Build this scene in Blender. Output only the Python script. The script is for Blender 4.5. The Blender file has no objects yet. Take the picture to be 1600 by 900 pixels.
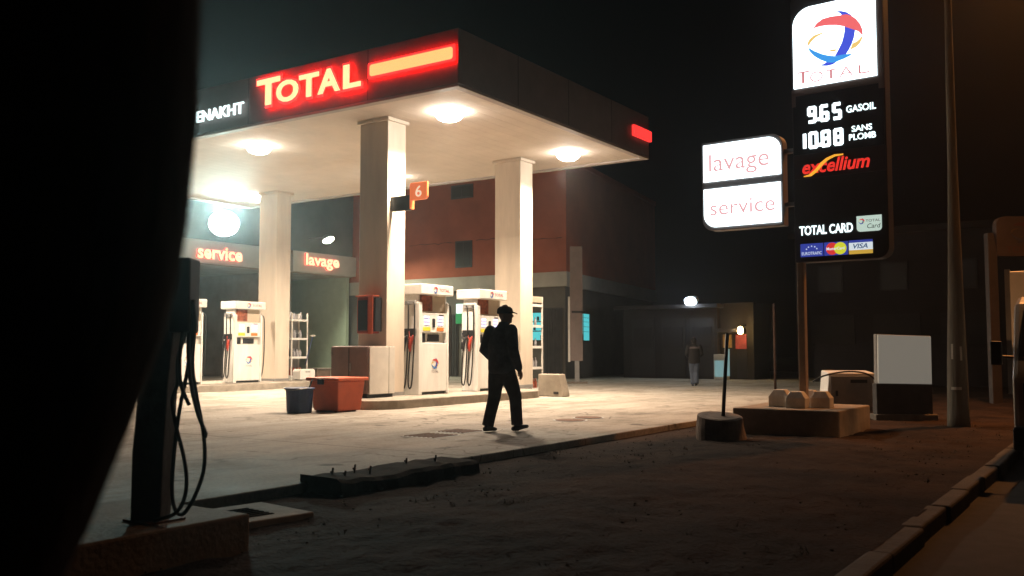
import bpy, bmesh, math, random
from mathutils import Vector, Matrix, Euler
from mathutils import noise as mnoise

random.seed(7)
sc = bpy.context.scene
COL = sc.collection
R_ = math.radians

# ------------------------------------------------------------------ camera, sky, exposure
cam_d = bpy.data.cameras.new("camera")
cam = bpy.data.objects.new("camera", cam_d)
COL.objects.link(cam)
cam.location = (0, 0, 1.134)
cam.rotation_euler = (R_(90 + 3.7557), 0, R_(33.883))
cam_d.sensor_width = 36
cam_d.lens = 32.877
cam_d.clip_start = 0.05
cam_d.clip_end = 2000
cam_d.dof.use_dof = True
cam_d.dof.focus_distance = 14.5
cam_d.dof.aperture_fstop = 2.8
sc.camera = cam

world = bpy.data.worlds.new("World")
sc.world = world
world.use_nodes = True
wn = world.node_tree
bg = wn.nodes["Background"]
sky = wn.nodes.new("ShaderNodeTexSky")
sky.sky_type = 'NISHITA'
sky.sun_disc = False
sky.sun_elevation = R_(-4.0)
sky.sun_rotation = R_(60)
wn.links.new(sky.outputs[0], bg.inputs[0])
bg.inputs[1].default_value = 0.012

sc.view_settings.view_transform = 'Standard'
sc.view_settings.look = 'None'
sc.view_settings.exposure = 0
sc.view_settings.gamma = 1
sc.view_settings.use_curve_mapping = False
sc.cycles.use_denoising = True
sc.cycles.max_bounces = 6
sc.cycles.diffuse_bounces = 4
sc.cycles.glossy_bounces = 3
sc.cycles.sample_clamp_indirect = 6
sc.cycles.use_light_tree = True

# ------------------------------------------------------------------ materials
MATS = {}


def mat(name, col, rough=0.6, var=0.0, scale=4.0, bump=0.0, bscale=30.0, metal=0.0, stretch=None, detail=5, spec=0.4):
    if name in MATS:
        return MATS[name]
    m = bpy.data.materials.new(name)
    m.use_nodes = True
    nt = m.node_tree
    b = nt.nodes["Principled BSDF"]
    b.inputs["Roughness"].default_value = rough
    b.inputs["Metallic"].default_value = metal
    b.inputs["Specular IOR Level"].default_value = spec
    b.inputs["Base Color"].default_value = (*col, 1)
    if var or bump:
        tc = nt.nodes.new("ShaderNodeTexCoord")
        src = tc.outputs["Object"]
        if stretch:
            mp = nt.nodes.new("ShaderNodeMapping")
            mp.inputs["Scale"].default_value = stretch
            nt.links.new(src, mp.inputs[0])
            src = mp.outputs[0]
    if var:
        n = nt.nodes.new("ShaderNodeTexNoise")
        n.inputs["Scale"].default_value = scale
        n.inputs["Detail"].default_value = detail
        n.inputs["Roughness"].default_value = 0.65
        nt.links.new(src, n.inputs["Vector"])
        r = nt.nodes.new("ShaderNodeValToRGB")
        r.color_ramp.elements[0].position = 0.3
        r.color_ramp.elements[1].position = 0.72
        lo = [max(0, c * (1 - var)) for c in col]
        hi = [min(1, c * (1 + var)) for c in col]
        r.color_ramp.elements[0].color = (*lo, 1)
        r.color_ramp.elements[1].color = (*hi, 1)
        nt.links.new(n.outputs[0], r.inputs[0])
        nt.links.new(r.outputs[0], b.inputs["Base Color"])
    if bump:
        n2 = nt.nodes.new("ShaderNodeTexNoise")
        n2.inputs["Scale"].default_value = bscale
        n2.inputs["Detail"].default_value = 6
        nt.links.new(src, n2.inputs["Vector"])
        bp = nt.nodes.new("ShaderNodeBump")
        bp.inputs["Strength"].default_value = bump
        bp.inputs["Distance"].default_value = 0.02
        nt.links.new(n2.outputs[0], bp.inputs["Height"])
        nt.links.new(bp.outputs[0], b.inputs["Normal"])
    MATS[name] = m
    return m


def emis(name, col, strength):
    if name in MATS:
        return MATS[name]
    m = bpy.data.materials.new(name)
    m.use_nodes = True
    b = m.node_tree.nodes["Principled BSDF"]
    b.inputs["Base Color"].default_value = (*[c * 0.5 for c in col], 1)
    b.inputs["Roughness"].default_value = 0.4
    b.inputs["Emission Color"].default_value = (*col, 1)
    b.inputs["Emission Strength"].default_value = strength
    MATS[name] = m
    return m


def forecourt_mat():
    m = bpy.data.materials.new("forecourt concrete")
    m.use_nodes = True
    nt = m.node_tree
    N, L = nt.nodes, nt.links
    b = N["Principled BSDF"]
    geo = N.new("ShaderNodeNewGeometry")
    sep = N.new("ShaderNodeSeparateXYZ")
    L.new(geo.outputs["Position"], sep.inputs[0])

    def noise(scale, st=(1, 1, 1), detail=6, rough=.6):
        mp = N.new("ShaderNodeMapping")
        mp.inputs["Scale"].default_value = st
        L.new(geo.outputs["Position"], mp.inputs[0])
        n = N.new("ShaderNodeTexNoise")
        n.inputs["Scale"].default_value = scale
        n.inputs["Detail"].default_value = detail
        n.inputs["Roughness"].default_value = rough
        L.new(mp.outputs[0], n.inputs["Vector"])
        return n.outputs[0]

    def ramp(v, p0, c0, p1, c1):
        r = N.new("ShaderNodeValToRGB")
        r.color_ramp.elements[0].position = p0
        r.color_ramp.elements[0].color = (*c0, 1)
        r.color_ramp.elements[1].position = p1
        r.color_ramp.elements[1].color = (*c1, 1)
        L.new(v, r.inputs[0])
        return r.outputs[0]

    def mul(a, bb, fac=1.0):
        x = N.new("ShaderNodeMixRGB")
        x.blend_type = 'MULTIPLY'
        x.inputs[0].default_value = fac
        L.new(a, x.inputs[1])
        L.new(bb, x.inputs[2])
        return x.outputs[0]

    base = ramp(noise(0.5), .3, (.30, .265, .22), .7, (.42, .375, .315))
    stains = ramp(noise(1.3, (1, .55, 1), 8, .7), .34, (.6, .58, .55), .52, (1, 1, 1))
    tyre = ramp(noise(1.0, (3.2, .12, 1), 4, .5), .33, (.80, .79, .78), .5, (1, 1, 1))
    oil = ramp(noise(2.6, (1, 1, 1), 2, .4), .27, (.32, .31, .30), .36, (1, 1, 1))
    vor = N.new("ShaderNodeTexVoronoi")
    vor.feature = 'DISTANCE_TO_EDGE'
    vor.inputs["Scale"].default_value = .22
    wob = N.new("ShaderNodeTexNoise")
    wob.inputs["Scale"].default_value = 1.2
    L.new(geo.outputs["Position"], wob.inputs["Vector"])
    mixv = N.new("ShaderNodeMixRGB")
    mixv.inputs[0].default_value = .35
    L.new(geo.outputs["Position"], mixv.inputs[1])
    sc3 = N.new("ShaderNodeVectorMath"); sc3.operation = 'SCALE'; sc3.inputs[3].default_value = 6
    L.new(wob.outputs["Color"], sc3.inputs[0])
    L.new(sc3.outputs[0], mixv.inputs[2])
    L.new(mixv.outputs[0], vor.inputs["Vector"])
    crk = ramp(vor.outputs["Distance"], .002, (.45, .43, .40), .006, (1, 1, 1))
    speck = ramp(noise(24, detail=3), .35, (.8, .8, .8), .6, (1.05, 1.05, 1.05))
    c = mul(mul(mul(mul(mul(base, stains), speck), tyre), oil), crk)

    def joint(axis, period, off, w):
        a = N.new("ShaderNodeMath"); a.operation = 'ADD'; a.inputs[1].default_value = off
        L.new(sep.outputs[axis], a.inputs[0])
        p = N.new("ShaderNodeMath"); p.operation = 'PINGPONG'; p.inputs[1].default_value = period / 2
        L.new(a.outputs[0], p.inputs[0])
        g = N.new("ShaderNodeMath"); g.operation = 'GREATER_THAN'; g.inputs[1].default_value = w
        L.new(p.outputs[0], g.inputs[0])
        mx = N.new("ShaderNodeMath"); mx.operation = 'MULTIPLY_ADD'
        mx.inputs[1].default_value = .55; mx.inputs[2].default_value = .45
        L.new(g.outputs[0], mx.inputs[0])
        cr = N.new("ShaderNodeCombineXYZ")
        for i in range(3):
            L.new(mx.outputs[0], cr.inputs[i])
        return cr.outputs[0]
    c = mul(c, joint(0, 4.6, .85 - 4.6, .02))
    c = mul(c, joint(1, 5.0, -3.1, .02))
    L.new(c, b.inputs["Base Color"])
    rr = N.new("ShaderNodeMapRange")
    rr.inputs[3].default_value = .58
    rr.inputs[4].default_value = .95
    b.inputs['Specular IOR Level'].default_value = .25
    L.new(noise(1.1), rr.inputs[0])
    L.new(rr.outputs[0], b.inputs["Roughness"])
    bp = N.new("ShaderNodeBump")
    bp.inputs["Strength"].default_value = .25
    bp.inputs["Distance"].default_value = .02
    L.new(noise(18), bp.inputs["Height"])
    L.new(bp.outputs[0], b.inputs["Normal"])
    return m


M_forecourt = forecourt_mat()
M_dirt = mat("dry brown dirt", (.031, .0175, .0105), .95, .75, .9, 1.0, 26, detail=11, spec=.1)
M_asphalt = mat("asphalt", (.05, .042, .036), .85, .3, 6, .4, 60)
M_kerb = mat("kerb concrete", (.075, .06, .048), .85, .35, 3, .4, 25)
M_conc = mat("raw concrete", (.27, .235, .19), .85, .3, 3, .35, 30)
M_concd = mat("dark stained concrete", (.15, .125, .1), .9, .4, 3, .5, 20)
M_col = mat("cream column cladding", (.63, .54, .44), .55, .15, 2.2, 0.06, 8, stretch=(1, 1, .15))
M_soffit = None
M_fascia = mat("grey fascia panel", (.17, .135, .13), .45, .15, 1.2)
M_trim = mat("soffit trim", (.36, .31, .28), .5, .1, 2)
M_white = mat("white enamel", (.72, .70, .66), .38, .13, 3.5, stretch=(1, 1, .25))
M_offwhite = mat("off white paint", (.62, .58, .52), .5, .1, 4)
M_grey = mat("mid grey paint", (.25, .24, .23), .5, .15, 4)
M_dark = mat("dark plastic", (.02, .02, .022), .45, .2, 8)
M_rubber = mat("black rubber hose", (.015, .014, .013), .5)
M_red = mat("red painted panel", (.32, .045, .025), .45, .2, 6)
M_orange = mat("orange red plastic", (.55, .10, .035), .5, .12, 5)
M_terra = mat("terracotta render", (.36, .095, .05), .85, .18, .8, .15, 12)
M_band = mat("pale render band", (.42, .38, .33), .8, .15, 1.2)
M_gndwall = mat("dim ground floor wall", (.12, .105, .09), .85, .2, 1.0, .15, 10)
M_greywall = mat("grey cement wall", (.15, .135, .12), .9, .25, .8, .2, 10)
M_bay = mat("bay wall", (.32, .255, .20), .85, .25, 1.0)
M_tile = mat("pale green tiled wall", (.42, .47, .36), .45, .08, 3)
M_shutter = mat("dark metal shutter", (.055, .05, .05), .5, .2, 3, metal=.2)
M_glassd = mat("dark window glass", (.02, .018, .018), .55)
M_steel = mat("galvanised steel", (.35, .33, .31), .4, .15, 6, metal=.7)
M_rust = mat("rusty steel", (.14, .065, .035), .8, .4, 20)
M_blue = mat("navy blue plastic", (.03, .045, .11), .5, .2, 6)
M_skin = mat("brown skin", (.16, .085, .055), .55, .1, 20)
M_jacket = mat("dark navy jacket cloth", (.06, .053, .062), .95, .35, 7, .9, 11, spec=.1)
M_trouser = mat("black trouser cloth", (.046, .04, .043), .95, .35, 7, .9, 11, spec=.1)
M_jeans = mat("faded blue jeans", (.07, .085, .115), .9, .2, 15)
M_cap = mat("black cap cloth", (.012, .011, .012), .9, .2, 20)
M_shoe = mat("black leather shoe", (.012, .011, .010), .5)
M_bark = mat("tree bark", (.05, .035, .025), .95, .5, 9, 1.0, 26, stretch=(1, 1, .25), spec=.1)
M_leaf = mat("dark leaves", (.03, .05, .015), .7, .4, 3)
M_wood = mat("weathered grey pole wood", (.16, .15, .125), .9, .35, 6, .5, 30, stretch=(1, 1, .08), spec=.1)
M_stone = mat("pebble stone", (.06, .04, .028), .9, .4, 3)
M_weed = mat("dry weed", (.06, .042, .025), .9, .3, 3)
M_truck = mat("truck white paint", (.55, .5, .43), .35, .1, 4)
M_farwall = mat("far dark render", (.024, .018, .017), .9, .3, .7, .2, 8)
M_bottle = mat("oil bottle grey", (.30, .29, .30), .35, .2, 9)
M_bottler = mat("oil bottle red", (.35, .09, .05), .35, .2, 9)
M_paper = mat("white paper strip", (.55, .54, .5), .8)


def soffit_mat():
    m = mat("soffit metal planks", (.62, .54, .465), .75, .07, 1.5, spec=.12)
    nt = m.node_tree
    N, L = nt.nodes, nt.links
    geo = N.new("ShaderNodeNewGeometry")
    sep = N.new("ShaderNodeSeparateXYZ")
    L.new(geo.outputs["Position"], sep.inputs[0])
    p = N.new("ShaderNodeMath"); p.operation = 'PINGPONG'; p.inputs[1].default_value = .15
    L.new(sep.outputs[0], p.inputs[0])
    r = N.new("ShaderNodeMapRange"); r.inputs[1].default_value = 0; r.inputs[2].default_value = .02
    L.new(p.outputs[0], r.inputs[0])
    bp = N.new("ShaderNodeBump"); bp.inputs["Strength"].default_value = .7; bp.inputs["Distance"].default_value = .015
    L.new(r.outputs[0], bp.inputs["Height"])
    L.new(bp.outputs[0], N["Principled BSDF"].inputs["Normal"])
    return m


M_soffit = soffit_mat()

E_lens = emis("canopy lamp lens", (1, .93, .82), 60)
E_letter = emis("lit letter face", (1.0, .60, .28), 1.6)
E_red = emis("red lit letter edge", (1.0, .03, .025), 2.2)
E_redback = emis("red halo light", (1.0, .004, .003), 26)
E_redbar = emis("red lit bar", (1.0, .035, .03), 1.5)
E_barcore = emis("orange white bar core", (1.0, .42, .14), 1.5)
E_white = emis("cold white lit panel", (.82, .96, 1.0), 3.0)
E_wletter = emis("cold white lit letters", (.82, 1.0, 1.0), 1.9)
E_price = emis("price digit light", (.85, .98, 1.0), 2.6)
E_shopred = emis("shop sign letter", (1.0, .50, .28), 1.9)
E_lred = emis("backlit logo red", (1.0, .17, .18), .9)
E_lblue = emis("backlit logo blue", (.07, .11, .80), .9)
E_lsky = emis("backlit logo sky blue", (.06, .38, .95), .9)
E_lyel = emis("backlit logo yellow", (1.0, .68, .22), .9)
E_lletter = emis("backlit dull red letters", (.72, .26, .28), .9)
E_word = emis("backlit pale red words", (.86, .46, .48), .95)
E_excel = emis("backlit red word", (.85, .035, .025), .95)
E_swoosh = emis("backlit orange swoosh", (1.0, .45, .04), .95)
E_card = emis("backlit card", (.62, .78, .68), .8)
E_cblue = emis("backlit royal blue", (.04, .06, .38), .8)
E_cred = emis("backlit card red", (.8, .05, .04), .8)
E_cyel = emis("backlit card yellow", (.72, .72, .04), .85)
E_cwhite = emis("backlit card white", (.72, .80, .85), .9)
E_cgold = emis("backlit card gold", (.7, .42, .06), .8)
E_cnavy = emis("backlit card navy", (.05, .10, .22), .8)
E_screen = emis("pump display", (.62, .62, 1.0), 1.6)
E_cyan = emis("cyan lit window", (.10, .62, .66), .85)
E_flood = emis("floodlight lens", (.74, 1.0, .98), 24)
E_flood2 = emis("small floodlight lens", (.95, 1.0, .72), 30)
E_farcool = emis("far cool lamp", (.65, .85, 1.0), 60)
E_farwarm = emis("far warm lamp", (1.0, .70, .28), 60)
E_sod = emis("sodium lamp lens", (1.0, .45, .12), 30)
E_green = emis("lit green sign", (.03, .30, .10), .6)
E_exitw = emis("lit pale sign", (.7, 1.0, .85), 1.3)
E_fridge = emis("lit drinks fridge", (.30, .55, .58), .45)
E_shopin = emis("far shop lamp glow", (.25, .55, .75), .5)


# ------------------------------------------------------------------ mesh builder
class MB:
    def __init__(self):
        self.v, self.f, self.mi = [], [], []

    def add(self, vs, fs, mi=0):
        o = len(self.v)
        self.v += [tuple(p) for p in vs]
        for k, f in enumerate(fs):
            self.f.append([i + o for i in f])
            self.mi.append(mi if isinstance(mi, int) else mi[k])
        return self

    def box(self, x0, x1, y0, y1, z0, z1, mi=0, M=None):
        vs = [Vector((x, y, z)) for z in (z0, z1) for y in (y0, y1) for x in (x0, x1)]
        if M is not None:
            vs = [M @ p for p in vs]
        return self.add(vs, [(0, 2, 3, 1), (4, 5, 7, 6), (0, 1, 5, 4), (2, 6, 7, 3), (0, 4, 6, 2), (1, 3, 7, 5)], mi)

    def tube(self, pts, rad, n=12, lat=None, mi=0, round_ends=False):
        """loft of ellipses along pts; rad: number or list of (a, b)."""
        pts = [Vector(p) for p in pts]
        rad = [rad] * len(pts) if isinstance(rad, (int, float)) else list(rad)
        rad = [(r, r) if isinstance(r, (int, float)) else r for r in rad]
        if round_ends:
            def ext(p, q, r):
                d = (p - q).normalized()
                m = min(r)
                return [(p + d * m * .55, (r[0] * .8, r[1] * .8)), (p + d * m * .88, (r[0] * .4, r[1] * .4))]
            s = ext(pts[0], pts[1], rad[0])[::-1]
            e = ext(pts[-1], pts[-2], rad[-1])
            pts = [a for a, _ in s] + pts + [a for a, _ in e]
            rad = [b for _, b in s] + rad + [b for _, b in e]
        prev = Vector(lat) if lat is not None else None
        vs = []
        for i, p in enumerate(pts):
            t = (pts[min(i + 1, len(pts) - 1)] - pts[max(i - 1, 0)])
            if t.length < 1e-9:
                t = Vector((0, 0, 1))
            t.normalize()
            if prev is None:
                prev = Vector((1, 0, 0)) if abs(t.x) < .9 else Vector((0, 1, 0))
            u = prev - t * prev.dot(t)
            if u.length < 1e-6:
                u = Vector((0, 1, 0)) - t * t.y
            u.normalize()
            if lat is None:
                prev = u
            w = t.cross(u)
            for k in range(n):
                a = 2 * math.pi * k / n
                vs.append(p + u * math.cos(a) * rad[i][0] + w * math.sin(a) * rad[i][1])
        fs = []
        for i in range(len(pts) - 1):
            for k in range(n):
                k2 = (k + 1) % n
                fs.append((i * n + k, i * n + k2, (i + 1) * n + k2, (i + 1) * n + k))
        fs.append(tuple(range(n - 1, -1, -1)))
        fs.append(tuple((len(pts) - 1) * n + k for k in range(n)))
        return self.add(vs, fs, mi)

    def cyl(self, c, r, z0, z1, n=24, mi=0, r1=None):
        return self.tube([(c[0], c[1], z0), (c[0], c[1], z1)], [r, r if r1 is None else r1], n, lat=(1, 0, 0), mi=mi)

    def plate(self, poly, F, d0, d1, mi=0, mside=None):
        """polygon in frame coordinates extruded along the frame normal from d0 to d1."""
        a = sum(poly[i][0] * poly[(i + 1) % len(poly)][1] - poly[(i + 1) % len(poly)][0] * poly[i][1] for i in range(len(poly)))
        if a < 0:
            poly = poly[::-1]
        n = len(poly)
        vs = [F(x, y, d0) for x, y in poly] + [F(x, y, d1) for x, y in poly]
        fs = [tuple(range(n - 1, -1, -1)), tuple(range(n, 2 * n))]
        fs += [(i, (i + 1) % n, n + (i + 1) % n, n + i) for i in range(n)]
        ms = mi if mside is None else mside
        return self.add(vs, fs, [mi, mi] + [ms] * n)

    def text(self, s, F, box, d0, d1, mi=0, mside=None, off=0.0, shear=0.0):
        cu = bpy.data.curves.new("t", 'FONT')
        cu.body = s
        cu.size = 1
        cu.extrude = .5
        cu.offset = off
        cu.shear = shear
        cu.resolution_u = 4
        ob = bpy.data.objects.new("t", cu)
        COL.objects.link(ob)
        dg = bpy.context.evaluated_depsgraph_get()
        me = bpy.data.meshes.new_from_object(ob.evaluated_get(dg))
        bpy.data.objects.remove(ob)
        bpy.data.curves.remove(cu)
        xs = [v.co.x for v in me.vertices]
        ys = [v.co.y for v in me.vertices]
        a0, a1, b0, b1 = min(xs), max(xs), min(ys), max(ys)
        x0, x1, y0, y1 = box
        vs = [F(x0 + (v.co.x - a0) / (a1 - a0) * (x1 - x0), y0 + (v.co.y - b0) / (b1 - b0) * (y1 - y0),
                d0 + (v.co.z + .5) * (d1 - d0)) for v in me.vertices]
        fs = [tuple(p.vertices) for p in me.polygons]
        ms = [mi if abs(p.normal.z) > .5 else (mi if mside is None else mside) for p in me.polygons]
        bpy.data.meshes.remove(me)
        return self.add(vs, fs, ms)


def build(name, mb, mats, parent=None, bevel=0.0, smooth=False, remesh=0.0, world=True):
    me = bpy.data.meshes.new(name)
    off = Vector((0, 0, 0))
    if parent is not None and world:
        o = parent
        while o is not None:
            off += Vector(o.location)
            o = o.parent
    me.from_pydata([Vector(v) - off for v in mb.v], [], mb.f)
    for m in (mats if isinstance(mats, (list, tuple)) else [mats]):
        me.materials.append(m)
    for p, i in zip(me.polygons, mb.mi):
        p.material_index = i
        p.use_smooth = smooth
    me.update()
    ob = bpy.data.objects.new(name, me)
    COL.objects.link(ob)
    if remesh:
        md = ob.modifiers.new("r", 'REMESH')
        md.mode = 'VOXEL'
        md.voxel_size = remesh
        md.use_smooth_shade = True
        sm = ob.modifiers.new("s", 'SMOOTH')
        sm.factor = .5
        sm.iterations = 3
        dg = bpy.context.evaluated_depsgraph_get()
        m2 = bpy.data.meshes.new_from_object(ob.evaluated_get(dg))
        ob.modifiers.clear()
        ob.data = m2
        m2.name = name
        bpy.data.meshes.remove(me)
        for p in m2.polygons:
            p.use_smooth = True
    if bevel:
        b = ob.modifiers.new("bevel", 'BEVEL')
        b.width = bevel
        b.segments = 2
        b.limit_method = 'ANGLE'
        b.angle_limit = R_(40)
    if parent is not None:
        ob.parent = parent
    return ob


def thing(name, label, cat, loc=(0, 0, 0), rotz=0.0, group=None):
    o = bpy.data.objects.new(name, None)
    o.empty_display_size = .2
    COL.objects.link(o)
    o.location = loc
    o.rotation_euler = (0, 0, rotz)
    o["label"] = label
    o["category"] = cat
    if group:
        o["group"] = group
    return o


def tag(o, label, cat, group=None):
    o["label"] = label
    o["category"] = cat
    if group:
        o["group"] = group
    return o


def struct(name, mb, m, **k):
    o = build(name, mb, m, **k)
    o["kind"] = "structure"
    return o


def copy_tree(o, parent=None):
    c = o.copy()
    COL.objects.link(c)
    if parent is not None:
        c.parent = parent
    for ch in list(o.children):
        copy_tree(ch, c)
    return c


def frame(P, Rv, Uv):
    P, Rv, Uv = Vector(P), Vector(Rv).normalized(), Vector(Uv).normalized()
    Nv = Rv.cross(Uv)
    return lambda x, y, d=0: P + Rv * x + Uv * y + Nv * d


FRONT = lambda y: frame((0, y, 0), (1, 0, 0), (0, 0, 1))      # faces -Y, coordinates (X, Z)
SIDE = lambda x: frame((x, 0, 0), (0, 1, 0), (0, 0, 1))       # faces +X, coordinates (Y, Z)


def rrect(x0, x1, y0, y1, r, corners=(1, 1, 1, 1), n=8):
    """rounded rectangle; corners order: bottom-left, bottom-right, top-right, top-left"""
    out = []
    for (cx, cy, a0, on, px, py) in ((x0 + r, y0 + r, 180, corners[0], x0, y0), (x1 - r, y0 + r, 270, corners[1], x1, y0),
                                     (x1 - r, y1 - r, 0, corners[2], x1, y1), (x0 + r, y1 - r, 90, corners[3], x0, y1)):
        if on:
            for k in range(n + 1):
                a = R_(a0 + 90 * k / n)
                out.append((cx + r * math.cos(a), cy + r * math.sin(a)))
        else:
            out.append((px, py))
    return out


def disc(cx, cy, rx, ry=None, n=28):
    ry = rx if ry is None else ry
    return [(cx + rx * math.cos(2 * math.pi * k / n), cy + ry * math.sin(2 * math.pi * k / n)) for k in range(n)]


def area(name, loc, power, col, size, rot=(0, 0, 0), parent=None, spread=180, shape='DISK', size_y=None):
    d = bpy.data.lights.new(name, 'AREA')
    d.energy = power
    d.color = col
    d.shape = shape
    d.size = size
    if size_y:
        d.size_y = size_y
    d.spread = R_(spread)
    o = bpy.data.objects.new(name, d)
    COL.objects.link(o)
    o.location = Vector(loc) - (Vector(parent.location) if parent else Vector((0, 0, 0)))
    o.rotation_euler = rot
    if parent:
        o.parent = parent
    return o


# ------------------------------------------------------------------ ground, road, kerb
struct("ground", MB().add([(-150, -120, -.34), (150, -120, -.34), (150, 180, -.34), (-150, 180, -.34)], [(0, 1, 2, 3)]), M_dirt)
struct("forecourt", MB().box(-34, -5.95, -6, 48, -.3, 0), M_forecourt, bevel=.015)
struct("road", MB().add([(-1.3, -40, -.21), (9, -40, -.21), (9, 90, -.21), (-1.3, 90, -.21)], [(0, 1, 2, 3)]), M_asphalt)
kb = MB()
y = -10.0
while y < 60:
    L = .98
    j = random.uniform(-.02, .02)
    kb.box(-1.43 + j, -1.28 + j, y, y + L, -.3, -.075 + random.uniform(-.014, .012))
    y += 1.0
struct("kerb", kb, M_kerb, bevel=.02)
# dirt verge: an uneven sheet
vx0, vx1, vy0, vy1 = -5.945, -1.40, -6.0, 60.0
nx, ny = 90, 620
vs, fs = [], []
for j in range(ny + 1):
    t = j / ny
    yy = vy0 + (vy1 - vy0) * (t ** 1.35)
    for i in range(nx + 1):
        xx = vx0 + (vx1 - vx0) * i / nx
        h = mnoise.fractal(Vector((xx * .7, yy * .7, 3)), 1.0, 2.0, 3) * .025 + mnoise.fractal(Vector((xx * 5, yy * 5, 9)), 1.0, 2.0, 5) * .018
        e = min(1, (xx - vx0) / .5, (vx1 - xx) / .4)
        vs.append((xx, yy, -.085 + h * max(.25, e) + .03 * max(0, 1 - abs(xx + 3.6) / 2)))
for j in range(ny):
    for i in range(nx):
        a = j * (nx + 1) + i
        fs.append((a, a + 1, a + nx + 2, a + nx + 1))
vm = MB().add(vs, fs)
struct("dirt_verge", vm, M_dirt, smooth=True)


def ico(mb, c, r, sq=.6, jit=.25):
    bm = bmesh.new()
    bmesh.ops.create_icosphere(bm, subdivisions=1, radius=1)
    vv = [(c[0] + v.co.x * r * random.uniform(1 - jit, 1 + jit), c[1] + v.co.y * r * random.uniform(1 - jit, 1 + jit),
           c[2] + v.co.z * r * sq) for v in bm.verts]
    ff = [tuple(v.index for v in f.verts) for f in bm.faces]
    bm.free()
    mb.add(vv, ff)


gr = MB()
for _ in range(1400):
    xx = random.uniform(-5.8, -1.6)
    yy = 1.5 + 18 * random.random() ** 1.2
    ico(gr, (xx, yy, -.07 + random.uniform(-.01, .015)), random.choice((.005, .006, .007, .008, .010, .013)))
g = build("gravel", gr, M_stone)
g["kind"] = "stuff"
tag(g, "loose stones scattered over the dark dirt verge", "gravel")
wd = MB()
for _ in range(130):
    xx = random.uniform(-5.8, -1.7)
    yy = random.uniform(3, 19)
    for k in range(7):
        a = random.uniform(0, 6.28)
        l = random.uniform(.02, .06)
        p = Vector((xx + random.uniform(-.04, .04), yy + random.uniform(-.04, .04), -.09))
        q = p + Vector((math.cos(a) * l * .7, math.sin(a) * l * .7, l * .9))
        s = Vector((-math.sin(a), math.cos(a), 0)) * .006
        wd.add([p - s, p + s, q], [(0, 1, 2)])
g = build("dry_weeds", wd, M_weed)
g["kind"] = "stuff"
tag(g, "dry weed tufts growing from the dirt verge", "weeds")

# ------------------------------------------------------------------ canopy
CX0, CX1, CY0, CY1, CZ, CH = -25.2, -10.194, 13.415, 21.42, 5.942, 1.09
canopy = thing("station_canopy", "large flat petrol station canopy with red lit lettering on white columns", "canopy", (-17.7, 17.4, 0))
b = MB()
b.box(CX0 + .1, CX1 - .1, CY0 + .1, CY1 - .1, CZ + .045, CZ + .12)
build("soffit", b, M_soffit, canopy)
b = MB()
t = .09
b.box(CX0, CX1, CY0, CY0 + t, CZ + .06, CZ + CH)
b.box(CX0, CX1, CY1 - t, CY1, CZ + .06, CZ + CH)
b.box(CX0, CX0 + t, CY0 + t + .002, CY1 - t - .002, CZ + .06, CZ + CH)
b.box(CX1 - t, CX1, CY0 + t + .002, CY1 - t - .002, CZ + .06, CZ + CH)
build("fascia", b, M_fascia, canopy, bevel=.01)
b = MB()
w = .17
z0, z1 = CZ, CZ + .055
b.box(CX0 + .003, CX1 - .003, CY0 + .003, CY0 + w, z0, z1)
b.box(CX0 + .003, CX1 - .003, CY1 - w, CY1 - .003, z0, z1)
b.box(CX0 + .003, CX0 + w, CY0 + w + .002, CY1 - w - .002, z0, z1)
b.box(CX1 - w, CX1 - .003, CY0 + w + .002, CY1 - w - .002, z0, z1)
build("soffit_trim", b, M_trim, canopy, bevel=.01)
b = MB().box(CX0 + .1, CX1 - .1, CY0 + .1, CY1 - .1, CZ + .8, CZ + .9)
build("roof_deck", b, M_grey, canopy)
# columns (four): cladding box, capital, base plinth
for cx in (-12.87, -21.77):
    for cy in (14.535, 19.55):
        b = MB().box(cx - .786, cx, cy, cy + .567, .17, CZ + .05)
        c = build("column", b, M_col, canopy, bevel=.012)
        b = MB().box(cx - .836, cx + .05, cy - .05, cy + .617, CZ - .035, CZ + .04)
        build("capital", b, M_col, c, bevel=.008, world=True)
        b = MB().box(cx - .79, cx + .004, cy - .004, cy + .571, .172, .25)
        build("skirting", b, M_grey, c)
# six round down lights in the soffit
for lx in (-11.57, -17.3, -23.05):
    for ly in (14.93, 19.72):
        b = MB().tube([(lx, ly, CZ + .05), (lx, ly, CZ + .0), (lx, ly, CZ - .01)], [.25, .25, .25], 28, lat=(1, 0, 0))
        dl = build("downlight", b, M_offwhite, canopy, smooth=False)
        b = MB().tube([(lx, ly, CZ + .035), (lx, ly, CZ - .03), (lx, ly, CZ - .10), (lx, ly, CZ - .145), (lx, ly, CZ - .16)], [.285, .29, .24, .15, .04], 28, lat=(1, 0, 0))
        build("lens", b, E_lens, dl, smooth=True)
        area("downlight_lamp", (lx, ly, CZ - .19), 600, (1, .80, .60), .5, (0, 0, 0), canopy, 142)
# lettering on the front fascia
F = FRONT(CY0)


def tletter(ch, x0, x1, z0, z1):
    b = MB()
    b.text(ch, F, (x0 - .045, x1 + .045, z0 - .045, z1 + .045), .085, .10, 0, off=.035)
    b.mi = [0 if abs(F(0, 0, .10).y - sum(b.v[i][1] for i in f) / len(f)) < .002 else 1 for f in b.f]
    L = build("letter", b, [E_red, E_redback], canopy)
    b = MB()
    b.text(ch, F, (x0, x1, z0, z1), .101, .125, 0, off=.028)
    build("letter_face", b, E_letter, L)


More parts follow.
